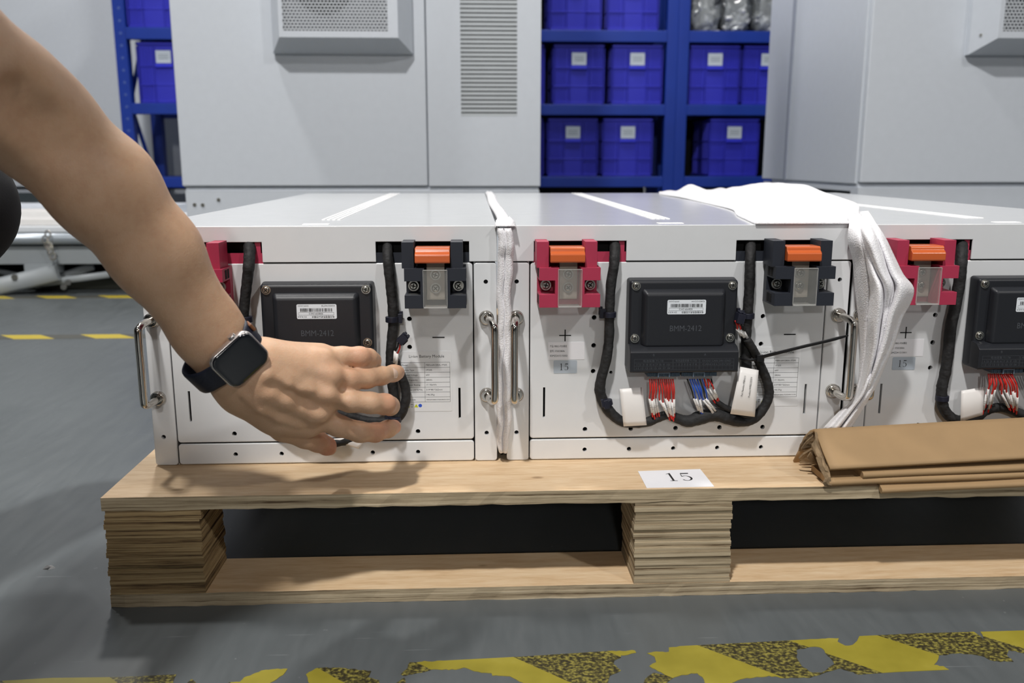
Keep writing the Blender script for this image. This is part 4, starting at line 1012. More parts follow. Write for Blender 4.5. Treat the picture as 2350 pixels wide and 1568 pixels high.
# right-hand cabinet
Y2 = 1.7; cab2 = empty('energy_cabinet', (1.150, Y2, FLOOR), 'tall white cabinet at the right seen at its corner, air conditioner cut by the edge', 'cabinet', 'white equipment cabinets')
zb2 = .262-FLOOR
loc_box(cab2, 'cabinet_body', GLOSS, 0, 1.15, .024, .90, zb2, T)
loc_box(cab2, 'door', GLOSS, .006, 1.14, 0, .024, zb2+.004, T-.02, bevel=.004)
mb = MB(); bz = zb2-.010; mb.box(.004, 1.14, .006, .060, 0, bz); mb.box(.006, 1.14, .014, .80, bz-.002, zb2+.001); mb.box(.004, .052, .06, .80, 0, bz-.075); mb.box(.004, .052, .06, .80, bz-.012, bz); mb.box(.004, .052, .78, .89, 0, bz); mb.box(.052, 1.14, .80, .89, 0, bz)
mb.obj('cabinet_base', GLOSS, cab2)
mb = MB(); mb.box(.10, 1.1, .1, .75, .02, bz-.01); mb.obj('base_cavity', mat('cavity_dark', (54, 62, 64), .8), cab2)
mb = MB(); mb.box(-.006, .0, .62, .64, zb2, T-.02); mb.obj('side_seam', mat('seam_grey', (150, 156, 170), .5), cab2)
aircon(cab2, .287, .717, .632-FLOOR, 1.30-FLOOR)
mb = MB(); mb.cyl((.300, -.052, .712-FLOOR-.03), .004, -.003, 'y', 10); mb.obj('screw', ZINC, cab2)
# far cabinet behind the arm
Y3 = 4.65; cab3 = empty('energy_cabinet', (-4.2, Y3, FLOOR), 'wide pale cabinet far behind the arm at the left edge, left of the blue rack', 'cabinet', 'white equipment cabinets')
loc_box(cab3, 'cabinet_body', GLOSS, 0, 2.62, .022, .9, .295, 2.1); loc_box(cab3, 'door', GLOSS, .004, 1.385, 0, .022, .30, 2.08); loc_box(cab3, 'door', GLOSS, 1.425, 2.61, 0, .022, .30, 2.08)
loc_box(cab3, 'cabinet_base', GLOSS, 0, 2.62, .03, .88, 0, .280)
mb = MB(); mb.box(1.30, 1.78, .024, .031, .03, .262); mb.obj('base_opening', mat('opening_dark', (66, 76, 80), .7), cab3)

# ================================================================== lift table at the left
TY = 2.15; lt = empty('lift_table', (-2.6, TY, FLOOR), 'low grey scissor lift table behind the forearm at the left', 'lift table')
GREY = mat('lift_grey_paint', (150, 156, 160), .45); PALE = mat('pale_table_top', (214, 218, 222), .5)
h0 = .112-FLOOR
mb = MB(); mb.box(0, 1.60, .012, 1.15, h0-.022, h0); mb.obj('platform', PALE, lt, bevel=.004, seg=2)
mb = MB(); mb.tube([(0, -.012, h0-.040), (1.60, -.012, h0-.040)], .019, 16); mb.obj('edge_tube', mat('steel_tube', (158, 166, 174), .3, .3), lt)
mb = MB(); mb.box(0, 1.60, .010, .020, h0-.066, h0-.022); mb.obj('dark_band', mat('band_dark', (62, 66, 66), .6), lt)
mb = MB(); mb.box(0, 1.58, .000, .012, h0-.128, h0-.066); mb.obj('apron', GREY, lt, bevel=.002, seg=2)
def bar(a, b, r, nm='scissor_arm', fl=.45, m=GREY):
    mb = MB(); mb.tube([a, b], r, 8, flat=fl); return mb.obj(nm, m, lt)
def lp(u, v, y): p = on_y(u, v, y); return (p[0]+2.6, y-TY, p[2]-FLOOR)
bar(lp(-260, 720, TY-.02), lp(132, 626, TY-.02), .030); bar(lp(80, 655, TY+.05), lp(214, 611, TY+.05), .014)
bar(lp(-20, 618, TY+.1), lp(95, 645, TY+.1), .010); bar(lp(100, 650, TY+.0), lp(250, 630, TY+.0), .012); bar(lp(170, 662, TY+.2), lp(300, 640, TY+.2), .012)
mb = MB()
for u, v in ((35, 636), (158, 648), (148, 658)): q = lp(u, v, TY-.03); mb.cyl(q, .010, -.008, 'y', 14)
mb.obj('pivot_pin', STEEL, lt)
mb = MB(); q = lp(57, 606, TY); q2 = lp(134, 628, TY); mb.box(q[0], q2[0], -.01, .05, q2[2], q[2]); mb.obj('bracket', GREY, lt, bevel=.003, seg=2)
mb = MB(); mb.box(.0, 1.60, .1, 1.10, 0.004, .055); mb.obj('base_frame', mat('dark_base', (58, 60, 52), .7), lt)
mb = MB(); mb.box(.02, 1.56, .22, 1.0, .055, h0-.13); mb.obj('black_infill', BLACK, lt)  # plain black box filling the space under the platform
# chain hanging on the edge tube
mb = MB()
for i, (u, v) in enumerate(((110, 538), (103, 550), (109, 562), (114, 566), (116, 575), (121, 588))):
    q = Vector(lp(u, v, TY-.045)); t = [(q.x+.009*math.cos(a), q.y+(.003*math.sin(a) if i % 2 else .0), q.z+.012*math.sin(a)) for a in [k*math.pi/6 for k in range(13)]]
    mb.tube(t, .0025, 6, caps=False)
mb.obj('chain', STEEL, lt)
def panel_on(label, x0, x1, y0, y1, z0, z1, m, rz=0):
    mb = MB(); cx, cy = (x0+x1)/2, (y0+y1)/2; mb.box(x0-cx, x1-cx, y0-cy, y1-cy, 0, z1-z0); o = mb.obj('sheet_panel', m, bevel=.003, seg=2, loc=(cx, cy, z0)); o.rotation_euler = (0, 0, rz)
    return tag(o, label, 'metal panel', 'white parts lying on the lift table')
PAN = mat('panel_offwhite', (224, 222, 220), .5)
panel_on('long off-white panel lying aslant on the lift table', -2.5, -1.15, 2.42, 2.60, .1125, .150, PAN, .06)
panel_on('flat white tray at the back of the lift table', -2.3, -1.25, 2.80, 3.10, .1125, .150, CABW, 0)
panel_on('narrow white profile lying along the front of the lift table', -2.2, -1.1, 2.20, 2.29, .1125, .135, PAN, -.03)
mb = MB()
for k in range(4): mb.cyl((-1.42+k*.055, 2.24, .1355), .011, .014, 'z', 12)
tag(mb.obj('bolt_row', mat('bolt_grey', (120, 128, 132), .4, .5)), 'grey bolt heads in a row on the front profile of the lift table', 'bolts', kind='stuff')
tail_ = None

# ================================================================== person (crouching at the left, left arm reaching in)
P_ = lambda u, v, D: np.array(at(u, v, D))
def unit(v): v = np.array(v, float); return v/np.linalg.norm(v)
EL = P_(105, 290, .68); SH = EL+1.42*(P_(-480, -200, .5)-EL); WR = P_(535, 838, .80)
xs = np.concatenate([np.arange(-1.15, -.50, .012), np.arange(-.50, -.30, .0032), np.arange(-.30, -.035, .0016)])
ys = np.concatenate([np.arange(-1.12, -.94, .005), np.arange(-.94, -.46, .012), np.arange(-.46, -.24, .0034), np.arange(-.24, .03, .0017)])
zs = np.concatenate([np.arange(-.135, -.02, .012), np.arange(-.02, .20, .0016), np.arange(.20, .52, .0032), np.arange(.52, 1.02, .012)])
XS, YS, ZS = [a.astype(np.float32) for a in (xs, ys, zs)]
class Field:
    def __init__(s, X, Y, Z): s.X, s.Y, s.Z = X, Y, Z; s.d = np.full((len(X), len(Y), len(Z)), .03, np.float32)
    def cone(s, a, b, ra, rb, k=.006, flat=None, fk=1.0, sub=False):
        a = np.array(a, np.float32); b = np.array(b, np.float32); R = max(ra, rb)+k*2+.03
        lo = np.minimum(a, b)-R; hi = np.maximum(a, b)+R
        ix = [slice(max(0, np.searchsorted(A, lo[i])-1), np.searchsorted(A, hi[i])+1) for i, A in enumerate((s.X, s.Y, s.Z))]
        x = s.X[ix[0]][:, None, None]; y = s.Y[ix[1]][None, :, None]; z = s.Z[ix[2]][None, None, :]
        if x.size == 0 or y.size == 0 or z.size == 0: return
        ba = b-a; L2 = float(ba@ba)+1e-12
        t = np.clip(((x-a[0])*ba[0]+(y-a[1])*ba[1]+(z-a[2])*ba[2])/L2, 0, 1)
        qx = x-a[0]-t*ba[0]; qy = y-a[1]-t*ba[1]; qz = z-a[2]-t*ba[2]
        d2 = qx*qx+qy*qy+qz*qz
        if flat is not None:
            n = unit(flat).astype(np.float32); qn = qx*n[0]+qy*n[1]+qz*n[2]; d2 = d2+(fk*fk-1)*qn*qn
        d = np.sqrt(d2)-(ra+t*(rb-ra))
        v = s.d[ix[0], ix[1], ix[2]]
        if sub: h = np.clip(.5-.5*(v+d)/k, 0, 1); s.d[ix[0], ix[1], ix[2]] = v*(1-h)+(-d)*h+k*h*(1-h)
        else: h = np.clip(.5+.5*(v-d)/k, 0, 1); s.d[ix[0], ix[1], ix[2]] = v*(1-h)+d*h-k*h*(1-h)
    def chain(s, pts, rs, k=.006, flat=None, fk=1.0):
        for i in range(len(pts)-1): s.cone(pts[i], pts[i+1], rs[i], rs[i+1], k, flat, fk)
    def nets(s, smooth=2):
        d = s.d; ins = d < 0; X, Y, Z = s.X, s.Y, s.Z
        c = ins[:-1, :-1, :-1].astype(np.int8)
        tot = np.zeros_like(c)
        for i in (0, 1):
            for j in (0, 1):
                for k in (0, 1): tot += ins[i:ins.shape[0]-1+i, j:ins.shape[1]-1+j, k:ins.shape[2]-1+k]
        act = (tot > 0) & (tot < 8); I, J, K = np.nonzero(act); idx = -np.ones(act.shape, np.int32); idx[I, J, K] = np.arange(len(I))
        acc = np.zeros((len(I), 3)); cnt = np.zeros(len(I))
        cr = [(i, j, k) for i in (0, 1) for j in (0, 1) for k in (0, 1)]
        for p in cr:
            for ax in range(3):
                if p[ax] == 1: continue
                q = list(p); q[ax] = 1
                da = d[I+p[0], J+p[1], K+p[2]]; db = d[I+q[0], J+q[1], K+q[2]]; m = (da < 0) != (db < 0); t = np.where(m, da/(da-db+1e-20), 0)
                A = np.stack([X[I+p[0]], Y[J+p[1]], Z[K+p[2]]], 1); B = np.stack([X[I+q[0]], Y[J+q[1]], Z[K+q[2]]], 1)
                acc += np.where(m[:, None], A+(B-A)*t[:, None], 0); cnt += m
        V = acc/cnt[:, None]; F = []
        for ax in range(3):
            a = [slice(1, -1)]*3; sl0 = [slice(1, -1)]*3; sl1 = [slice(1, -1)]*3; sl0[ax] = slice(0, -1); sl1[ax] = slice(1, None)
            A0 = ins[tuple(sl0)]; A1 = ins[tuple(sl1)]; ed = A0 != A1; i, j, k = np.nonzero(ed)
            o = [0 if q == ax else 1 for q in range(3)]; i, j, k = i+o[0], j+o[1], k+o[2]; fl = A0[tuple([i-o[0], j-o[1], k-o[2]])]
            u, v = [(1, 2), (2, 0), (0, 1)][ax]
            def sh(du, dv):
                c_ = [i, j, k]; c_ = [c_[0].copy(), c_[1].copy(), c_[2].copy()]; c_[u] = c_[u]-du; c_[v] = c_[v]-dv; return idx[c_[0], c_[1], c_[2]]
            q0, q1, q2, q3 = sh(0, 0), sh(1, 0), sh(1, 1), sh(0, 1)
            quad = np.stack([q0, q1, q2, q3], 1); quad[~fl] = quad[~fl][:, ::-1]; F.append(quad)
        F = np.concatenate(F); F = F[(F >= 0).all(1)]
        # light laplacian smoothing
        E_ = np.concatenate([F[:, [0, 1]], F[:, [1, 2]], F[:, [2, 3]], F[:, [3, 0]]])
        for _ in range(smooth):
            S_ = np.zeros_like(V); C_ = np.zeros(len(V))
            for c0, c1 in ((0, 1), (1, 0)):
                for ax in range(3): S_[:, ax] += np.bincount(E_[:, c0], V[E_[:, c1], ax], len(V))
                C_ += np.bincount(E_[:, c0], minlength=len(V))
            V = V*.5+.5*S_/np.maximum(C_, 1)[:, None]
        return V, F
def field_obj(V, F, name, m, parent):
    me = bpy.data.meshes.new(name); me.vertices.add(len(V)); me.vertices.foreach_set('co', V.astype(np.float32).ravel())
    me.loops.add(F.size); me.loops.foreach_set('vertex_index', F.ravel().astype(np.int32)); me.polygons.add(len(F))
    me.polygons.foreach_set('loop_start', np.arange(0, F.size, 4, dtype=np.int32)); me.polygons.foreach_set('loop_total', np.full(len(F), 4, np.int32))
    me.polygons.foreach_set('use_smooth', np.ones(len(F), bool)); me.update(calc_edges=True); me.validate(); me.materials.append(m)
    o = bpy.data.objects.new(name, me); COL.objects.link(o)
    if parent is not None: o.parent = parent
    return o
B = Field(XS, YS, ZS)
AX = unit(WR-EL); toc = unit(CAM-WR)                         # forearm axis, direction to camera
NW = unit(toc-AX*(toc@AX)+np.array([0, 0, .10])); NW = unit(NW-AX*(NW@AX)); BW = np.cross(NW, AX)   # dorsum normal and breadth at the wrist
# upper arm, elbow, forearm
E2 = P_(88, 285, .685); M2_ = P_(238, 432, .715)
B.chain([SH, SH+(E2-SH)*.5, E2+(SH-E2)*.12], [.050, .046, .0405], .02)
B.cone(E2+(SH-E2)*.12, E2, .0405, .040, .02)
B.cone(E2, M2_, .0400, .0400, .018, NW, 1.02)
f = lambda t: M2_+(WR-M2_)*t
Fm = f(.35)+(P_(350, 600, .75)-P_(343, 603, .75))
B.cone(M2_, Fm, .0400, .0352, .018, NW, 1.08)
B.cone(Fm, f(.78), .0352, .0288, .018, NW, 1.20)
B.cone(f(.78), f(1.05), .0292, .0290, .014, NW, 1.38)
# ---- hand: screen positions (u, v) with distance along the axis
MC = {'index': P_(722, 950, .848), 'middle': P_(740, 905, .834), 'ring': P_(748, 862, .834), 'little': P_(735, 822, .846)}
base = {'index': P_(600, 905, .812), 'middle': P_(600, 872, .803), 'ring': P_(602, 838, .803), 'little': P_(608, 828, .812)}
for n, ra, rb in (('index', .0150, .0118), ('middle', .0150, .0120), ('ring', .0150, .0118), ('little', .0138, .0106)):
    B.cone(WR+(base[n]-WR)*.25, base[n], .0205, ra, .014, NW, 1.1)
    B.cone(base[n], MC[n], ra, rb, .012)
away = unit(P_(700, 890, .87)-P_(700, 890, .80))
for a, b in (('index', 'middle'), ('middle', 'ring'), ('ring', 'little')):
    B.cone((base[a]+base[b])/2, (MC[a]+MC[b])/2+away*.0012, .0150, .0112, .012)
B.cone(base['middle']+away*.010, MC['middle']+away*.012, .020, .017, .014); B.cone(base['index']+away*.012, MC['index']+away*.010, .018, .014, .014)
B.cone(base['little']+away*.012, MC['little']+away*.010, .017, .013, .014); B.cone(base['ring']+away*.010, MC['ring']+away*.012, .018, .014, .014)
B.cone(P_(558, 896, .822), P_(640, 946, .842), .0235, .0195, .016); B.cone(P_(640, 946, .842), P_(700, 970, .852), .0190, .0135, .016)   # thenar side
# fingers: (u, v, D, r)
FG = {
 'little': [(735, 822, .846, .0104), (785, 819, .851, .0096), (826, 819, .857, .0095), (845, 822, .869, .0091), (854, 828, .886, .0085), (857, 834, .899, .0076)],
 'ring': [(748, 862, .834, .0112), (800, 872, .845, .0102), (842, 869, .860, .0094), (876, 863, .876, .0088), (903, 857, .896, .0083), (912, 855, .904, .0077)],
 'middle': [(740, 905, .834, .0116), (800, 921, .843, .0104), (850, 925, .852, .0100), (884, 928, .865, .0100), (895, 932, .884, .0092), (897, 936, .900, .0080)],
 'index': [(722, 950, .848, .0114), (775, 977, .857, .0104), (826, 992, .868, .0099), (862, 993, .882, .0093), (890, 985, .901, .0086), (904, 980, .911, .0077)],
 'thumb': [(602, 932, .835, .0185), (652, 980, .856, .0140), (700, 1003, .872, .0110), (730, 1014, .884, .0102), (750, 1024, .898, .0090), (757, 1030, .906, .0070)]}
for n, c in FG.items():
    pts = [P_(u, v, D) for u, v, D, r in c]; B.chain(pts, [r for *_, r in c], .0042)
for a, b, t in (('little', 'ring', .42), ('ring', 'middle', .45), ('middle', 'index', .42)):
    pa = P_(*FG[a][0][:3])*(1-t)+P_(*FG[a][1][:3])*t; pb = P_(*FG[b][0][:3])*(1-t)+P_(*FG[b][1][:3])*t; B.cone(pa+away*.006, pb+away*.006, .0050, .0050, .007)
def surf(u, v, d0=.62, d1=1.0):
    Ds = np.arange(d0, d1, .0006); P = CAM[None]+ray(u, v)[None]*Ds[:, None]
    ii = [np.clip(np.searchsorted(A, P[:, i]), 0, len(A)-1) for i, A in enumerate((B.X, B.Y, B.Z))]
    m = np.nonzero(B.d[ii[0], ii[1], ii[2]] < 0)[0]
    return Ds[m[0]] if len(m) else None
def on_skin(lst, r, k, depth=.5, sub=False):
    P = []; Rr = []
    for (u, v), q in zip(lst, r):
        D = surf(u, v)
        if D is None: continue
        P.append(P_(u, v, D+(q*depth))); Rr.append(q)
    for i in range(len(P)-1): B.cone(P[i], P[i+1], Rr[i], Rr[i+1], k, None, 1, sub)
on_skin([(38, 215), (72, 258), (108, 298), (122, 345)], [.008, .012, .012, .008], .02, -.55, True)
# grooves between the metacarpals, then tendons and a vein
on_skin([(632, 884), (668, 902), (705, 921), (742, 934), (776, 945)], [.0032, .0046, .0050, .0046, .0032], .013, -.80, True)
on_skin([(715, 876), (750, 885), (785, 893)], [.0030, .0036, .0030], .012, -.95, True)
on_skin([(615, 862), (655, 874), (700, 890), (738, 903)], [.0030, .0036, .0038, .0038], .010, 1.0)
on_skin([(620, 905), (655, 920), (690, 938), (722, 950)], [.0030, .0034, .0036, .0038], .010, 1.0)
on_skin([(640, 868), (662, 882), (688, 893), (716, 897)], [.0016, .0020, .0020, .0016], .004, .9)
on_skin([(560, 905), (600, 940), (640, 960), (690, 975)], [.0020, .0024, .0022, .0018], .006, 1.1)
for n, r in (('index', .0070), ('middle', .0074), ('ring', .0070), ('little', .0060)):
    u, v = {'index': (724, 950), 'middle': (742, 905), 'ring': (750, 862), 'little': (737, 820)}[n]; D = surf(u, v); q = P_(u, v, D+r*1.0); B.cone(q, q+np.array([.004, 0, 0]), r, r, .011)
# ---- rest of the body, outside the picture
NK = np.array([-.53, -.60, .66]); HD = np.array([-.405, -.475, .80]); PEL = np.array([-.80, -.66, .07]); SR = np.array([-.56, -.90, .56])
B.chain([PEL, np.array([-.72, -.66, .32]), np.array([-.60, -.66, .52])], [.13, .12, .14], .04)
B.chain([SH, NK+np.array([0, 0, -.08]), SR], [.055, .06, .055], .04); B.chain([NK+np.array([0, 0, -.08]), HD-np.array([.02, 0, .06])], [.058, .052], .03)
B.chain([HD, HD+np.array([.03, .0, -.055])], [.088, .055], .04); B.cone(HD+np.array([-.03, 0, .03]), HD+np.array([-.035, 0, .02]), .088, .085, .03)
B.cone(HD+np.array([.085, .004, -.012]), HD+np.array([.105, .006, -.035]), .009, .014, .012)        # nose
for sg in (-1, 1):
    B.cone(HD+np.array([.0, .086*sg, .01]), HD+np.array([-.008, .088*sg, -.03]), .016, .012, .01)      # ears
    B.cone(HD+np.array([.094, .034*sg, .012]), HD+np.array([.094, .034*sg, .010]), .014, .014, .012, None, 1, True)  # eye sockets
B.cone(HD+np.array([.090, -.018, -.064]), HD+np.array([.090, .018, -.064]), .009, .009, .012)       # lips
B.chain([SR, np.array([-.52, -1.00, .32]), np.array([-.32, -1.02, .30])], [.05, .042, .030], .02); B.cone(np.array([-.32, -1.02, .30]), np.array([-.26, -1.02, .29]), .030, .024, .015)
for i in range(4): B.cone(np.array([-.262, -1.044+i*.016, .290]), np.array([-.19+(.008 if 0 < i < 3 else 0), -1.052+i*.021, .262]), .0098, .0078, .004)
KL = np.array([-.537, -.015, .284]); AL = np.array([-.74, -.16, -.03]); KR = np.array([-.42, -.99, .20]); AR = np.array([-.66, -.98, -.03])
B.chain([PEL+np.array([0, .09, 0]), KL+np.array([-.02, -.015, 0]), AL], [.075, .034, .030], .02)
B.chain([PEL+np.array([0, -.09, 0]), KR, AR], [.075, .034, .030], .02)
V, F = B.nets(3)
sil = {}
for nm, (u, v) in {'ring': (911, 855), 'index': (906, 981)}.items(): sil[nm] = surf(u, v)
del B
person = empty('person', (-.80, -.55, FLOOR), 'crouching person in black at the left edge, bare left arm reaching to the wiring', 'person')
def skin_mat():
    k = NT('skin'); v = k.coord(); b = k.b
    f = k.noise(v, 26, 4, .6); g = k.noise(v, 160, 3, .6)
    mx = k.n('ShaderNodeMix', data_type='FLOAT', i_0=.3); k.l(f, mx.inputs[2]); k.l(g, mx.inputs[3])
    c0 = k.ramp(mx.outputs[0], [(.3, lin((190, 150, 120))), (.5, lin((201, 163, 132))), (.7, lin((208, 172, 142)))])
    at_ = k.n('ShaderNodeAttribute', attribute_name='flush'); mm = k.n('ShaderNodeMix', data_type='RGBA'); k.l(at_.outputs['Fac'], mm.inputs[0])
    k.l(c0, mm.inputs[6]); mm.inputs[7].default_value = lin((206, 134, 108)); k.l(mm.outputs[2], b.inputs['Base Color'])
    b.inputs['Roughness'].default_value = .5; b.inputs['Subsurface Weight'].default_value = .25; b.inputs['Subsurface Radius'].default_value = (1, .35, .18); b.inputs['Subsurface Scale'].default_value = .006
    vo = k.n('ShaderNodeTexVoronoi'); vo.inputs['Scale'].default_value = 700; k.l(v, vo.inputs['Vector']); 
    ad = k.n('ShaderNodeMath', operation='ADD'); k.l(vo.outputs['Distance'], ad.inputs[0]); k.l(g, ad.inputs[1])
    k.bump(ad.outputs[0], .18, .0006); return k.m
SKIN = skin_mat()
off = np.array(person.location)
body = field_obj(V-off, F, 'body', SKIN, person)
fl = np.zeros(len(V))
for q, rad, a in [(P_(*FG['little'][2][:3]), .012, .6), (P_(*FG['ring'][1][:3]), .010, .35), (P_(*FG['middle'][3][:3]), .012, .7), (P_(*FG['index'][3][:3]), .014, .6), (P_(*FG['index'][5][:3]), .012, .6), (P_(*FG['ring'][5][:3]), .012, .4), (P_(*FG['thumb'][4][:3]), .022, .8), (MC['middle'], .013, .25), (MC['ring'], .013, .3), (MC['index'], .014, .3)]:
    fl = np.maximum(fl, a*np.exp(-((V-q)**2).sum(1)/(rad*rad)))
at_ = body.data.attributes.new('flush', 'FLOAT', 'POINT')
if len(body.data.vertices) == len(fl): at_.data.foreach_set('value', fl.astype(np.float32))
# nails
def nail(c, ax, up, L_, Wn, m=None):
    ax = unit(ax); up = unit(up-ax*(np.dot(up, ax))); sd = np.cross(ax, up); mb = MB(); rows = []
    for i in range(9):
        t = i/8*2-1; row = []
        for j in range(9):
            s = j/8*2-1; wv = Wn*(1-.25*max(0, t)**2-.12*max(0, -t)**3); p = c+ax*t*L_+sd*s*wv+up*(-.0022*s*s-.0009*t*t); row.append(tuple(p-off))
        rows.append(row)
    mb.grid(rows); return mb.obj('fingernail', mat('nail', (226, 190, 170), .22, sss=.2, coat=.4), person, solid=.0006)
r4, r5 = P_(904, 857, .901), P_(878, 864, .879)
q = P_(910, 855, sil['ring']); nail(q-unit(q-CAM)*.0011, r4-r5, -unit(r4-CAM)+np.array([.30, 0, .1]), .0058, .0054)
i4, i5 = P_(890, 985, .902), P_(862, 993, .882)
q = P_(905, 981, sil['index']); nail(q-unit(q-CAM)*.0008, i4-i5, -unit(i4-CAM)+np.array([.5, 0, .1]), .0040, .0044)
# clothing: black shirt and trousers as their own surfaces
C = np.arange(-1.20, -.30, .009).astype(np.float32); Cy = np.arange(-1.14, .12, .009).astype(np.float32); Cz = np.arange(-.135, .72, .009).astype(np.float32)
CLOTH = mat('black_cloth', (20, 19, 22), .85, var=.2, nscale=60, bump=.3, bscale=500)
T_ = Field(C, Cy, Cz); T_.chain([PEL+np.array([.02, 0, .08]), np.array([-.72, -.66, .32]), np.array([-.60, -.66, .52])], [.145, .138, .150], .04)
T_.chain([SH+(EL-SH)*.22, SH, NK+np.array([0, 0, -.09]), SR, SR+np.array([.02, -.05, -.12])], [.062, .066, .075, .068, .060], .03)
Vt, Ft = T_.nets(2); shirt = field_obj(Vt-off, Ft, 't_shirt', CLOTH, person)
T_ = Field(C, Cy, Cz); T_.chain([PEL+np.array([0, .09, 0]), (PEL+KL)/2+np.array([0, .03, .02]), KL], [.108, .088, .067], .03); T_.chain([KL, (KL+AL)/2-np.array([.0, .0, .0]), AL], [.065, .060, .050], .02)
T_.chain([PEL+np.array([0, -.09, 0]), KR], [.108, .068], .03); T_.chain([KR, AR], [.066, .050], .02); T_.cone(PEL-np.array([0, .08, 0]), PEL+np.array([0, .08, 0]), .14, .14, .04)
Vt, Ft = T_.nets(2); field_obj(Vt-off, Ft, 'trousers', CLOTH, person)
for A_ in (AL, AR):
    T_ = Field(np.arange(-.95, -.45, .006).astype(np.float32), np.arange(-1.15, .05, .006).astype(np.float32), np.arange(-.118, .06, .006).astype(np.float32))
    T_.chain([A_+np.array([-.05, 0, -.035]), A_+np.array([.06, .01, -.045]), A_+np.array([.16, .02, -.055])], [.040, .040, .034], .02)
    Vt, Ft = T_.nets(1); Vt[:, 2] = np.maximum(Vt[:, 2], FLOOR+.001); field_obj(Vt-off, Ft, 'shoe', CLOTH, person)
T_ = Field(np.arange(-.60, -.26, .006).astype(np.float32), np.arange(-.62, -.33, .006).astype(np.float32), np.arange(.70, .98, .006).astype(np.float32))
T_.cone(HD+np.array([-.035, 0, .035]), HD+np.array([-.045, 0, .005]), .098, .094, .02); T_.cone(HD+np.array([.08, 0, -.04]), HD+np.array([.10, 0, -.03]), .085, .085, .02, None, 1, True)
Vt, Ft = T_.nets(2); field_obj(Vt-off, Ft, 'hair', mat('black_hair', (18, 16, 16), .55, bump=.8, bscale=300, bdist=.003), person)
for sg in (-1, 1):
    mb = MB(); mb.ball(tuple(HD+np.array([.0705, .033*sg, .010])-off), .0125, 10); mb.obj('eye', mat('eye_white', (220, 218, 214), .2), person)

# ================================================================== smartwatch
WC = P_(552, 827, .768)                        # centre of the watch glass
sA = unit(P_(600, 875, .792)-P_(505, 780, .760))        # along the forearm
sB = unit(P_(600, 782, .782)-P_(504, 872, .772))        # along the strap
sB = unit(sB-sA*(sA@sB)); sN = unit(np.cross(sA, sB)); 
if sN @ (CAM-WC) < 0: sN = -sN
MW = Matrix(((sB[0], sA[0], sN[0], WC[0]), (sB[1], sA[1], sN[1], WC[1]), (sB[2], sA[2], sN[2], WC[2]), (0, 0, 0, 1)))
watch = bpy.data.objects.new('smartwatch', None); COL.objects.link(watch); watch.matrix_world = MW; watch.empty_display_size = .03
tag(watch, 'smartwatch with silver case, blank dark screen and navy strap worn on the left wrist', 'watch')
def rr3(a, b, r, n=8): return rrect(-a, a, -b, b, r, n)
def loft(rings, nm, m, par, closed=True):
    mb = MB(); n = len(rings[0]); vs = [p for r in rings for p in r]; fs = []
    for i in range(len(rings)-1):
        for k in range(n): q = (k+1) % n; fs.append((i*n+k, i*n+q, (i+1)*n+q, (i+1)*n+k))
    fs.append(tuple(range(n))[::-1]); fs.append(tuple((len(rings)-1)*n+k for k in range(n))); mb.add(vs, fs, smooth=True)
    return mb.obj(nm, m, par)
a_, b_ = .0222, .0190
def ring(k, z, r=.0095): return [(p[0], p[1], z) for p in rr3(a_*k, b_*k, r*k, 10)]
ALU = mat('silver_aluminium', (206, 200, 198), .25, .9)
case = loft([ring(.86, -.0095), ring(.95, -.0085), ring(1.0, -.006), ring(1.0, -.0025), ring(.985, -.0010), ring(.955, -.0002)], 'watch_case', ALU, watch)
GLASS = mat('watch_glass', (10, 13, 20), .06, coat=1.0)
loft([ring(.95, -.0006), ring(.945, .0006), ring(.92, .0013), ring(.86, .0018), ring(.70, .0021)], 'watch_screen', GLASS, watch)
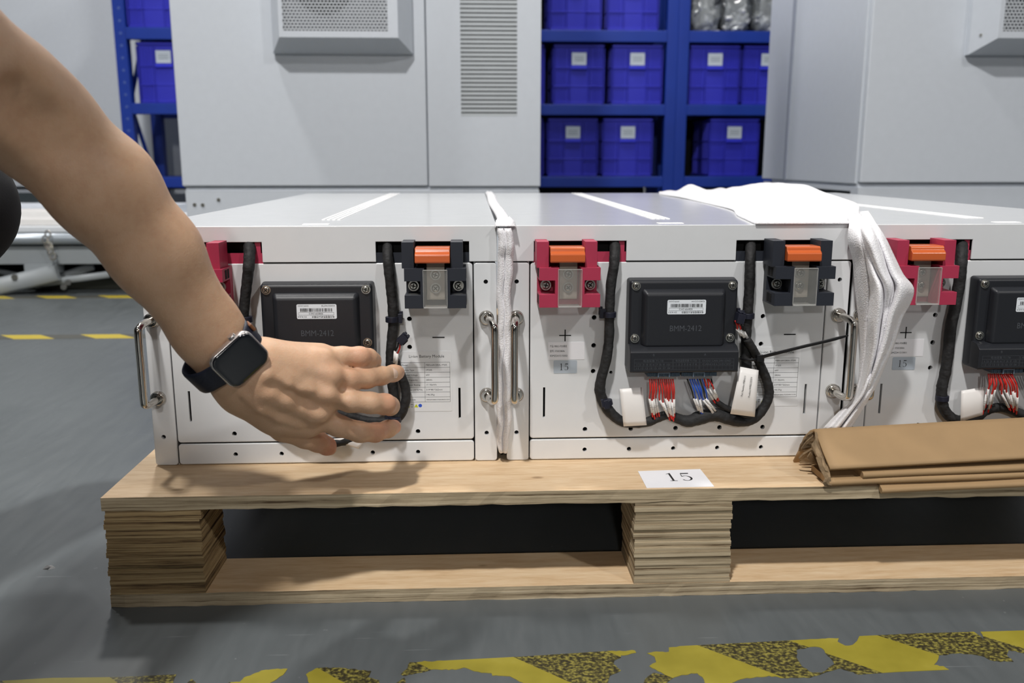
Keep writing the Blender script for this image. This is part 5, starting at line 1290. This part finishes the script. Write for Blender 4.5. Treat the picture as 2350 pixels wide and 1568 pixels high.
mb = MB(); mb.cyl((.0085, -b_-.0002, -.0042), .0034, .0001, 'y', 20); mb.cyl((.0085, -b_, -.0042), .0035, -.0022, 'y', 24); mb.cyl((.0085, -b_-.0022, -.0042), .0035, -.0004, 'y', 24, r2=.0030)
mb.obj('crown', ALU, watch)
mb = MB(); mb.box(-.0135, -.0030, b_-.0002, b_+.0006, -.0058, -.0034); mb.obj('side_button', ALU, watch, bevel=.0003, seg=1)
# strap: a closed loop round the wrist in the (B, N) plane; wrist centre below the case
NAVY = mat('navy_leather', (22, 26, 42), .5, bump=.4, bscale=600)
ctr = np.linalg.inv(np.array(MW)) @ np.append(WR+AX*.004, 1); cz_ = float(ctr[2]); cb_ = float(ctr[0]); ca_ = float(ctr[1])
rb = .0335; rn = -.0070-cz_; rows = []
N_ = 72
for i in range(N_+1):
    th = math.radians(38)+math.radians(284)*i/N_     # from one lug round the underside to the other
    x = cb_*min(1, 1)+rb*math.sin(th); z = cz_+rn*math.cos(th); tx, tz = math.sin(th)/rb, math.cos(th)/rn; L_ = math.hypot(tx, tz); tx, tz = tx/L_, tz/L_
    e = min(i, N_-i)/6.0; hw = .0118*(1 if e > 1 else .93+.07*e); sh_ = 0.0
    rows.append([(x+tx*.0002, sh_-hw, z+tz*.0002), (x+tx*.0018, sh_-hw, z+tz*.0018), (x+tx*.0024, sh_-hw*.8, z+tz*.0024), (x+tx*.0024, sh_+hw*.8, z+tz*.0024), (x+tx*.0018, sh_+hw, z+tz*.0018), (x+tx*.0002, sh_+hw, z+tz*.0002)])
# join the strap ends to the case sides
def lead(row, sx_): return [[(sx_*a_*.96, p[1], -.0072+(.0012 if 0 < j < 5 else -.0010)) for j, p in enumerate(row)]]
rows = lead(rows[0], 1)+rows+lead(rows[-1], -1)
mb = MB(); mb.grid(rows); mb.grid([[r[-1], r[0]] for r in rows]); mb.obj('strap', NAVY, watch)
th = math.radians(75); x = cb_+rb*math.sin(th)+.003; z = cz_+rn*math.cos(th)
mb = MB(); mb.box(x-.0015, x+.0015, -.0095, -.0015, z-.006, z+.005); mb.obj('strap_keeper', mat('tan_leather', (120, 78, 50), .5), watch, bevel=.001, seg=2)
